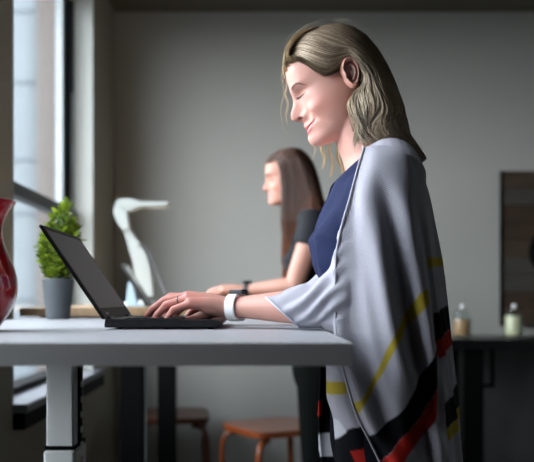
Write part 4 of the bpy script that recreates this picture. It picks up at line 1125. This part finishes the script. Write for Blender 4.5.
    Tm = [(1.38, .06), (1.43, .080), (1.47, .090), (1.53, .086), (1.58, .0815), (1.62, .080), (1.70, .078)]; R_ = .072
    def WN(pl):
        out = []
        for x, y in pl:
            d = Y0-.05
            for _ in range(12):
                q = ((x-257)*d/F, CAMZ+(298-y)*d/F); d = .5*d+.5*(Y0-float(thick(np.array([q[0]]), np.array([q[1]]), outer, Tm, R_)[0]))
            out.append(q)
        return out
    vol = remesh(hair_volume(Y0, outer, WN(inner_px), Tm, R_), .003, 5)
    guides = [WN(g_) for g_ in (
        [(285.5,66),(291,58),(303,58),(316,65),(330,69),(340,61),(350,55.5),(359,62),(362,76),(359,92),(352,107),(350,122),(355,136),(356,153)],
        [(286.5,57),(296,50),(312,54),(328,59),(342,55),(354,54),(364,66),(367,82),(360,100),(356,114),(359,130),(362,143),(360,157)],
        [(290,47),(304,41),(320,45),(336,49),(350,49),(363,60),(372,78),(372,95),(367,108),(364,121),(369,134),(371,145),(370,158)],
        [(297,38),(314,33),(332,37),(348,44),(362,54),(374,70),(381,88),(381,104),(376,117),(376,130),(383,141),(390,150),(396,160)],
        [(308,31),(326,28),(344,33),(360,43),(374,58),(384,76),(391,95),(393,112),(390,125),(393,138),(402,149),(410,157),(416,167)],
        [(322,27),(340,25.5),(356,31),(372,45),(383,62),(392,80),(399,98),(404,113),(406,127),(411,141),(419,151),(426,160),(431,170)])]
    NP = 46
    G_ = np.array([curve_pts(g_, NP) for g_ in guides])       # (6, NP, 2)
    S = Strands(); dk = np.array(lin((98, 83, 68))); md = np.array(lin((166, 145, 120))); bl = np.array(lin((234, 216, 186))); hl = np.array(lin((248, 238, 216)))
    def guide(u):
        u = np.clip(u, 0, 4.999); i = int(u); return G_[i]*(1-(u-i))+G_[i+1]*(u-i)
    sl_ = np.linspace(0, 1, NP)
    for side, ncl, per in ((-1, 78, 30), (1, 60, 16)):
        for c_ in range(ncl):
            u0 = 5*(c_+rng.uniform(.1, .9))/ncl; ph = 1.3*u0+rng.normal(0, .38); wl = rng.uniform(3.7, 3.95); am = rng.uniform(.0060, .0115); lift = rng.uniform(0, .005)
            tone = np.clip(1.15-.25*u0+rng.normal(0, .28), 0, 1); ln_ = rng.uniform(.86, 1.0)
            for q in range(per):
                du_ = rng.normal(0, .11); u = u0+du_*(1-.45*sl_.mean())
                g0 = guide(u0+du_); gc = guide(u0)
                mixk = (.45*sm(.45, 1, sl_))[:, None]; p2 = g0*(1-mixk)+gc*mixk
                tn = np.gradient(p2, axis=0); tn /= np.linalg.norm(tn, axis=1)[:, None]+1e-9; nn_ = np.stack([-tn[:, 1], tn[:, 0]], 1)
                wv = am*sm(.38, .72, sl_)*np.sin(ph+2*PI*sl_*wl)+.0006*np.sin(rng.uniform(0, 6)+sl_*14)
                p2 = p2+nn_*wv[:, None]+rng.normal(0, .0007, 2)
                # a strand keeps to its own length
                T_ = thick(p2[:, 0], p2[:, 1], outer, Tm, R_)
                off = lift*sm(.45, .8, sl_)+rng.uniform(-.001, .0022)+.0035*sm(.4, .8, sl_)*np.cos(ph+2*PI*sl_*wl)
                y = Y0+side*(T_+off)
                pts = np.stack([p2[:, 0], y, p2[:, 1]], 1)
                m_ = max(12, int(NP*ln_*rng.uniform(.93, 1)))
                pts = pts[:m_]; s_ = sl_[:m_]
                rad = np.interp(np.linspace(0, 1, m_), [0, .05, .8, 1], [.0004, .0006, .0006, .00015])
                v_ = np.clip(tone*.72+rng.normal(0, .22)+.10, 0, 1)
                root = dk*(1-v_)+md*v_; tip = md*(1-v_)+bl*v_
                if v_ > .80: root = bl*.75; tip = hl
                kx = sm(.25, .75, s_)[:, None]
                S.add(pts, rad, root*(1-kx)+tip*kx)
    # loose locks of the far side under the chin, wisps beside the face
    def lock(pl, y, n, spread, r=.0005, col_=(214, 198, 160), wob=.0012):
        kq = y/F; base_ = curve_pts([((a-257)*kq, CAMZ+(298-b)*kq) for a, b in pl], 30)
        for _ in range(n):
            o2 = rng.normal(0, spread, 2); s_ = np.linspace(0, 1, 30)
            p2 = base_+o2*(.4+.6*s_[:, None])+np.stack([wob*np.sin(rng.uniform(0, 6)+s_*9), 0*s_], 1)
            S.add(np.stack([p2[:, 0], y+rng.normal(0, .006)+0*s_, p2[:, 1]], 1), np.interp(s_, [0, .1, .7, 1], [r*.6, r, r, r*.3]), np.tile(np.array(lin(col_))*rng.uniform(.7, 1.1), (30, 1)))
    lock([(335,100),(328,118),(322,134),(321,146),(325,158),(323,168)], Y0+.072, 34, .0016)
    lock([(340,100),(336,120),(332,138),(329,150),(333,163),(331,176)], Y0+.074, 46, .0018)
    lock([(345,100),(342,125),(338,142),(338,158),(343,172),(341,184)], Y0+.075, 50, .0018)
    lock([(286,62),(283,72),(286.5,84),(285,94),(288,104),(285.5,116),(287,124)], Y0+.045, 6, .0008, .00035)
    lock([(286,60),(281.5,74),(284,92),(281,108),(283,126),(290,138)], Y0+.05, 3, .001, .00025)
    lock([(318,128),(313,142),(315,152),(312,160)], Y0+.066, 8, .0014, .0004)
    lock([(304,33),(292,41),(286.5,50),(284.6,60),(285,68),(288,73)], Y0-.012, 70, .0011, .00055, (190, 168, 128))
    lock([(300,34),(290,42),(285.5,52),(283.8,62),(283.6,72)], Y0+.018, 60, .0011, .00055, (196, 176, 136))
    lock([(310,30),(296,38),(289,48),(287,58),(291,63),(300,63)], Y0-.034, 50, .0013, .00055, (180, 158, 120))
    lock([(306,31),(294,40),(287.5,49),(285,58),(285.5,64),(290,68)], Y0-.024, 70, .0012, .00055, (184, 162, 122))
    lock([(318,28),(300,36),(291,46),(288,55),(293,60),(304,61)], Y0-.044, 60, .0014, .00055, (172, 148, 110))
    lock([(296,58),(306,63),(316,70),(327,75),(338,70),(344,62)], Y0-.0735, 46, .0020, .00032, (120, 100, 78))
    lock([(292,56),(303,60),(314,68),(326,73),(338,67),(346,58)], Y0-.0745, 40, .0016, .00040, (164, 144, 116))
    # flyaways over the crown and nape
    for _ in range(46):
        a = rng.uniform(0, 1); i = int(a*(len(outer)-2)); p0 = np.array(outer[i])*(1-(a*(len(outer)-2)-i))+np.array(outer[i+1])*(a*(len(outer)-2)-i)
        tg = np.array(outer[i+1])-np.array(outer[i]); tg /= np.linalg.norm(tg); nr = np.array([-tg[1], tg[0]])
        s_ = np.linspace(0, 1, 20); L_ = rng.uniform(.02, .05); h_ = rng.uniform(.002, .0075)
        p2 = p0+tg*(L_*s_[:, None])+nr*(h_*np.sin(PI*s_**.8))[:, None]
        S.add(np.stack([p2[:, 0], Y0+rng.uniform(-.03, .03)+0*s_, p2[:, 1]], 1), np.full(20, .00016), np.tile(bl, (20, 1)))
    def bc(b): 
        n_ = np.sin(b[:, 0]*900+b[:, 2]*500)*.5+.5
        return dk*.8*(1-.25*n_)[:, None]+md*.25*n_[:, None]
    hm = S.mesh(vol, bc); link('hair', hm, hair_mat('blonde_hair'), t)

    # ---- things she wears
    w_ax = (el_l-wr_l).normalized(); wc = wr_l+w_ax*.012+Vector((0, 0, -.0005))
    up = (Vector((0, 0, 1))-w_ax*w_ax.z).normalized(); sd_ = w_ax.cross(up)
    wt = thing('wristwatch', wc, 'watch with white band and dark rectangular face on the wrist of the blonde person', 'watch')
    band = MB(); ri, ro = [], []
    vs = []; NB = 72
    for i in range(NB):
        a = 2*PI*i/NB; ca, sa = math.cos(a), math.sin(a); se = .86
        cx_, cy_ = math.copysign(abs(ca)**se, ca), math.copysign(abs(sa)**se, sa)
        for (e, hw) in ((.0010, -.0105), (.0032, -.0095), (.0032, .0095), (.0010, .0105)):
            vs.append(wc+sd_*((.0292+e)*cx_)+up*((.0236+e)*cy_)+w_ax*hw)
    fs = [(i*4+j, i*4+(j+1) % 4, ((i+1) % NB)*4+(j+1) % 4, ((i+1) % NB)*4+j) for i in range(NB) for j in range(4)]
    band.add(vs, fs); band.build('strap', mat('white_silicone', (238, 240, 242), .45), wt, auto=.6)
    Mx = Matrix((w_ax, sd_, up)).transposed()
    cs = MB().box(wc+w_ax*.004+up*.0292, (.032, .028, .0075), M=Mx).build('case', mat('space_grey_metal', (34, 36, 40), .35, metal=.3), wt, bevel=.003, bseg=4)
    MB().box(wc+w_ax*.004+up*.0333, (.0285, .0245, .0012), M=Mx).build('face', mat('watch_glass', (8, 8, 10), .08), cs, bevel=.0005)
    # wedding ring on the near ring finger
    base3 = Lf(.083, -.013, .003); ax = Vector((-.9, .05, -.25)).normalized()
    rc = Lf(.083+.018, -.013, -.004)
    a0 = math.radians(26); ax = (Lf(1, 0, 0)-Lf(0, 0, 0)).normalized()*math.cos(a0)-(Lf(0, 0, 1)-Lf(0, 0, 0)).normalized()*math.sin(a0)
    rc = Lf(.083, -.013, .003)+ax*.019; uu = ax.orthogonal().normalized(); vv = ax.cross(uu)
    rg = MB(); rg.tube([rc+uu*(.0097*math.cos(a))+vv*(.0097*math.sin(a)) for a in np.linspace(0, 2*PI, 41)], [.0011]*41, seg=8, round_ends=False)
    ro_ = rg.build('ring', mat('silver_ring_metal', (150, 148, 150), .25, metal=1), None, smooth=True); center_origin(ro_)
    tag(ro_, 'thin silver ring on the left ring finger of the blonde person', 'ring')
woman_blonde()
def woman_brown():
    Y0 = 3.14; rng = np.random.default_rng(11)
    t = thing('person', (.20, Y0, 0), 'person with long straight brown hair and dark grey t-shirt working at the far desk', 'person')
    HMx = frame(Vector((.139, Y0, 1.597)), 8)@Matrix.Scale(.95, 4); Hi = HMx.inverted()
    body = MB(); head_place(head_mesh(smile=.9), body, HMx)
    body.tube([(.137, Y0, 1.56), (.152, Y0, 1.51), (.172, Y0, 1.45), (.190, Y0, 1.41)], [(.050, .050), (.048, .047), (.054, .050), (.07, .06)], up=(-1, 0, .3), seg=24)
    def trunk(m, e=0.0):
        m.tube([(.242, Y0, .90), (.230, Y0, 1.0), (.206, Y0, 1.12), (.200, Y0, 1.22), (.200, Y0, 1.31), (.200, Y0, 1.39), (.200, Y0, 1.43)],
               [(.155+e, .094+e), (.146+e, .097+e), (.122+e, .085+e), (.132+e, .090+e), (.142+e, .090+e), (.130+e, .072+e), (.085+e, .050+e)], up=(-1, 0, 0), seg=28)
        for s in (-1, 1):
            m.tube([(.155, Y0+s*.058, 1.305), (.140, Y0+s*.060, 1.270), (.145, Y0+s*.060, 1.245)], [(.044+e, .035+e), (.048+e, .040+e), (.044+e, .036+e)], up=(-1, 0, 0), seg=20)
            m.tube([(.200, Y0, 1.425), (.198, Y0+s*.08, 1.425), (.198, Y0+s*.150, 1.402)], [.042+e, .042+e, .046+e], seg=18)
    trunk(body)
    arms = []
    for s, el, wr in ((-1, Vector((.135, Y0-.175, 1.172)), Vector((-.045, Y0-.110, 1.160))), (1, Vector((.125, Y0+.185, 1.172)), Vector((-.035, Y0+.100, 1.158)))):
        sh = Vector((.200, Y0+s*.155, 1.392)); arms.append((s, sh, el, wr))
        body.tube([sh, sh.lerp(el, .35)+Vector((.006, s*.008, 0)), sh.lerp(el, .8), el], [.046, .041, .037, .034], seg=18)
        body.tube([el, el.lerp(wr, .25), el.lerp(wr, .6), el.lerp(wr, .88), wr], [(.034, .034), (.037, .033), (.030, .027), (.0255, .0205), (.025, .019)], up=(0, 0, 1), seg=18)
        xd = (Vector((-.20, Y0+s*.07, 1.166))-wr)
        hand_parts(body, wr, xd, (0, s*.1, 1), s, [(10, 24, 16, 5), (16, 26, 16, 2), (18, 28, 18, -3), (22, 30, 18, -9)])
    for s in (-1, 1):
        body.tube([(.235, Y0+s*.080, .88), (.240, Y0+s*.085, .70), (.235, Y0+s*.082, .48), (.245, Y0+s*.08, .30), (.255, Y0+s*.08, .08)], [.082, .072, .052, .050, .034], up=(-1, 0, 0), seg=18)
        body.tube([(.265, Y0+s*.08, .055), (.21, Y0+s*.085, .045), (.14, Y0+s*.09, .032)], [(.032, .032), (.038, .028), (.036, .018)], up=(0, 0, 1), seg=16)
    me = remesh(body, .0028, 2); ms = [me]
    for s in (1, -1):
        m = MB(); head_place(ear_mesh(s), m, HMx); ms.append(m.mesh())
    me = join_meshes(ms); co = get_co(me)
    set_col(me, skin_colors(co, Hi, (196, 146, 128), lips=(184, 92, 88), blush=.6))
    link('body', me, skin_material('warm_skin'), t)
    bvh = BVHTree.FromPolygons([tuple(v) for v in co], [tuple(p.vertices) for p in me.polygons])
    def pinl(y, z, off=.0006):
        h = bvh.ray_cast(HMx@Vector((.2, y, z)), HMx.to_3x3()@Vector((-1, 0, 0))); return h[0]+HMx.to_3x3()@Vector((off, 0, 0))
    for s in (1, -1):
        b = MB(); b.tube([pinl(s*y, z) for y, z in ((.016, .0135), (.024, .0175), (.033, .0185), (.043, .0140))], [(.0006, .0016), (.0007, .0022), (.0007, .0018), (.0005, .0010)], up=(0, 0, 1), seg=8); b.build('eyebrow', mat('dark_brow_hair', (70, 48, 36), .7), t)
        e = MB(); pl_ = [(.019, -.0095), (.025, -.0065), (.031, -.0055), (.037, -.0070), (.0425, -.0105)]
        e.tube([pinl(s*y, z) for y, z in pl_], [.0008, .0012, .0013, .0012, .0008], seg=8)
        e.tube([pinl(s*y, z-.004*(1 if 0 < i < 4 else 0)) for i, (y, z) in enumerate(pl_)], [.0004, .0006, .0006, .0006, .0004], seg=6)
        e.build('eyelashes', mat('black_lashes', (28, 20, 18), .6), t)
        w_ = MB(); c = pinl(s*.0305, -.0085, -.0062); w_.ball(c, .0068); w_.build('eye', mat('dark_brown_iris', (58, 40, 32), .25), t, smooth=True)
    tm = MB(); tm.tube([pinl(y, -.0705+8.5*y*y, .0002) for y in np.linspace(-.020, .020, 13)], [(.0009, .0022*math.sqrt(max(.1, 1-(y/.0215)**2))) for y in np.linspace(-.020, .020, 13)], up=(0, 0, 1), seg=8)
    tm.build('teeth', mat('white_teeth', (240, 236, 228), .25), t, smooth=True)
    # t-shirt
    top = MB(); trunk(top, .008)
    for s, sh, el, wr in arms: top.tube([sh, sh.lerp(el, .18)+Vector((.004, s*.006, 0)), sh.lerp(el, .34)+Vector((.004, s*.006, 0))], [.054, .054, .052], seg=20, round_ends=False)
    tme = remesh(top, .005, 4)
    bm = bmesh.new(); bm.from_mesh(tme)
    bmesh.ops.delete(bm, geom=[v for v in bm.verts if (v.co.z > 1.455) or v.co.z < .88 or (v.co.x < .2 and v.co.z > 1.41+abs(v.co.y-Y0)*.6)], context='VERTS'); bm.to_mesh(tme); bm.free()
    o = link('t_shirt', tme, mat('charcoal_jersey', (40, 42, 46), .85, spec=.2, var=.06, vscale=40, bump=.2, bscale=600), t)
    sd = o.modifiers.new('thickness', 'SOLIDIFY'); sd.thickness = .002; sd.offset = -1
    tr = MB()
    tr.tube([(.240, Y0, .86), (.235, Y0, .93), (.222, Y0, 1.0)], [(.170, .106), (.168, .108), (.155, .104)], up=(-1, 0, 0), seg=28)
    for s in (-1, 1):
        tr.tube([(.240, Y0+s*.080, .88), (.240, Y0+s*.085, .70), (.235, Y0+s*.082, .48), (.245, Y0+s*.08, .30), (.255, Y0+s*.08, .10)], [.090, .080, .060, .056, .046], up=(-1, 0, 0), seg=22, round_ends=False)
    link('trousers', remesh(tr, .006, 4), mat('dark_green_cotton', (11, 15, 13), .9, spec=.06, var=.08, vscale=40, bump=.15, bscale=800), t)
    for s in (-1, 1):
        shn = MB(); shn.tube([(.28, Y0+s*.08, .045), (.23, Y0+s*.083, .05), (.17, Y0+s*.088, .035), (.125, Y0+s*.09, .027)], [(.034, .040), (.038, .038), (.042, .028), (.030, .018)], up=(0, 0, 1), seg=20)
        shn.b(.13, .305, Y0+s*.085-.034, Y0+s*.085+.034, .002, .014)
        link('shoe', remesh(shn, .004, 3), mat('dark_canvas', (30, 30, 32), .8), t)
    # hair
    kk = Y0/F
    def W(pl): return [((x-257)*kk, CAMZ+(298-y)*kk) for x, y in pl]
    outer = W([(264.5,163.5),(270,157),(279,150.5),(291,147),(301,149.5),(309,156.5),(315,168),(319,180),(322,192),(325,204),(328,216)])
    inner = W([(267,165.5),(276,162),(279,176),(280,190),(281,205),(282,220),(283,240),(283,262),(283.5,284),(289,290),(294,280),(296,258),(297,238),(299,222),(304,210),(312,208),(320,214)])
    poly = outer+inner[::-1]
    Tm = [(1.15, .060), (1.30, .080), (1.42, .098), (1.50, .094), (1.60, .090), (1.72, .084)]; R_ = .066
    vol = remesh(hair_volume(Y0, outer, inner, Tm, R_, .004), .005, 5)
    guides = [W(g_) for g_ in (
        [(265,164),(275,162),(281,184),(281.5,205),(282,222),(283,242),(283,262),(283,289)],
        [(270,157.5),(282,161),(288,184),(288,208),(287,228),(287,250),(288,270),(287,292)],
        [(278,151.5),(291,160),(297,184),(297,208),(294,228),(293,250),(292,270),(291,288)],
        [(291,149),(302,162),(307,182),(306,200),(302,216),(298,232),(296,250),(295,270)],
        [(298,150),(309,164),(314,182),(316,196),(316,206),(318,214),(320,220),(321,226)],
        [(302,151),(311,161),(317,175),(320,188),(323,200),(326,210),(328,218),(329,226)])]
    NP = 34; G_ = np.array([curve_pts(g_, NP) for g_ in guides]); sl_ = np.linspace(0, 1, NP); S = Strands()
    dk = np.array(lin((46, 30, 22))); md = np.array(lin((96, 58, 38))); br = np.array(lin((158, 100, 66)))
    for side, ncl, per in ((-1, 60, 16), (1, 50, 10)):
        for c_ in range(ncl):
            u0 = 5*(c_+rng.uniform(.1, .9))/ncl; ph = rng.uniform(0, 6.28); tone = rng.uniform(0, 1); lift = rng.uniform(0, .006)
            for q in range(per):
                u = np.clip(u0+rng.normal(0, .08), 0, 4.999); i = int(u); p2 = G_[i]*(1-(u-i))+G_[i+1]*(u-i)
                p2 = p2+np.stack([.0035*sm(.5, .8, sl_)*np.sin(ph+sl_*16), 0*sl_], 1)+rng.normal(0, .001, 2)
                T_ = np.maximum(thick(p2[:, 0], p2[:, 1], outer, Tm, R_), .015)
                y = Y0+side*(T_+lift*sl_+rng.uniform(-.001, .003))
                v_ = np.clip(tone+rng.normal(0, .15), 0, 1); kx = sm(.35, .95, sl_)[:, None]
                S.add(np.stack([p2[:, 0], y, p2[:, 1]], 1), np.interp(sl_, [0, .1, .85, 1], [.0006, .0011, .0011, .0003]), (dk*(1-v_)+md*v_)*(1-kx)+(md*(1-v_)+br*v_)*kx)
    def bc(b): return np.tile(dk*.9, (len(b), 1))
    link('hair', S.mesh(vol, bc), hair_mat('brown_hair', .38), t)
    # dark watch on the near wrist
    s, sh, el, wr = arms[0]; ax = (el-wr).normalized(); c = wr+ax*.012
    up = (Vector((0, 0, 1))-ax*ax.z).normalized(); sd_ = ax.cross(up)
    wt = thing('wristwatch', c, 'dark wristwatch on the wrist of the brown-haired person', 'watch')
    b = MB(); vs = []
    for i in range(48):
        a = 2*PI*i/48
        for e, hw in ((.001, -.008), (.003, -.0075), (.003, .0075), (.001, .008)): vs.append(c+sd_*((.0275+e)*math.cos(a))+up*((.0225+e)*math.sin(a))+ax*hw)
    b.add(vs, [(i*4+j, i*4+(j+1) % 4, ((i+1) % 48)*4+(j+1) % 4, ((i+1) % 48)*4+j) for i in range(48) for j in range(4)])
    b.build('strap', mat('dark_strap', (38, 40, 40), .5), wt, auto=.6)
    MB().box(c+up*.0285, (.030, .028, .008), M=Matrix((ax, sd_, up)).transposed()).build('case', M['black'], wt, bevel=.002)
woman_brown()
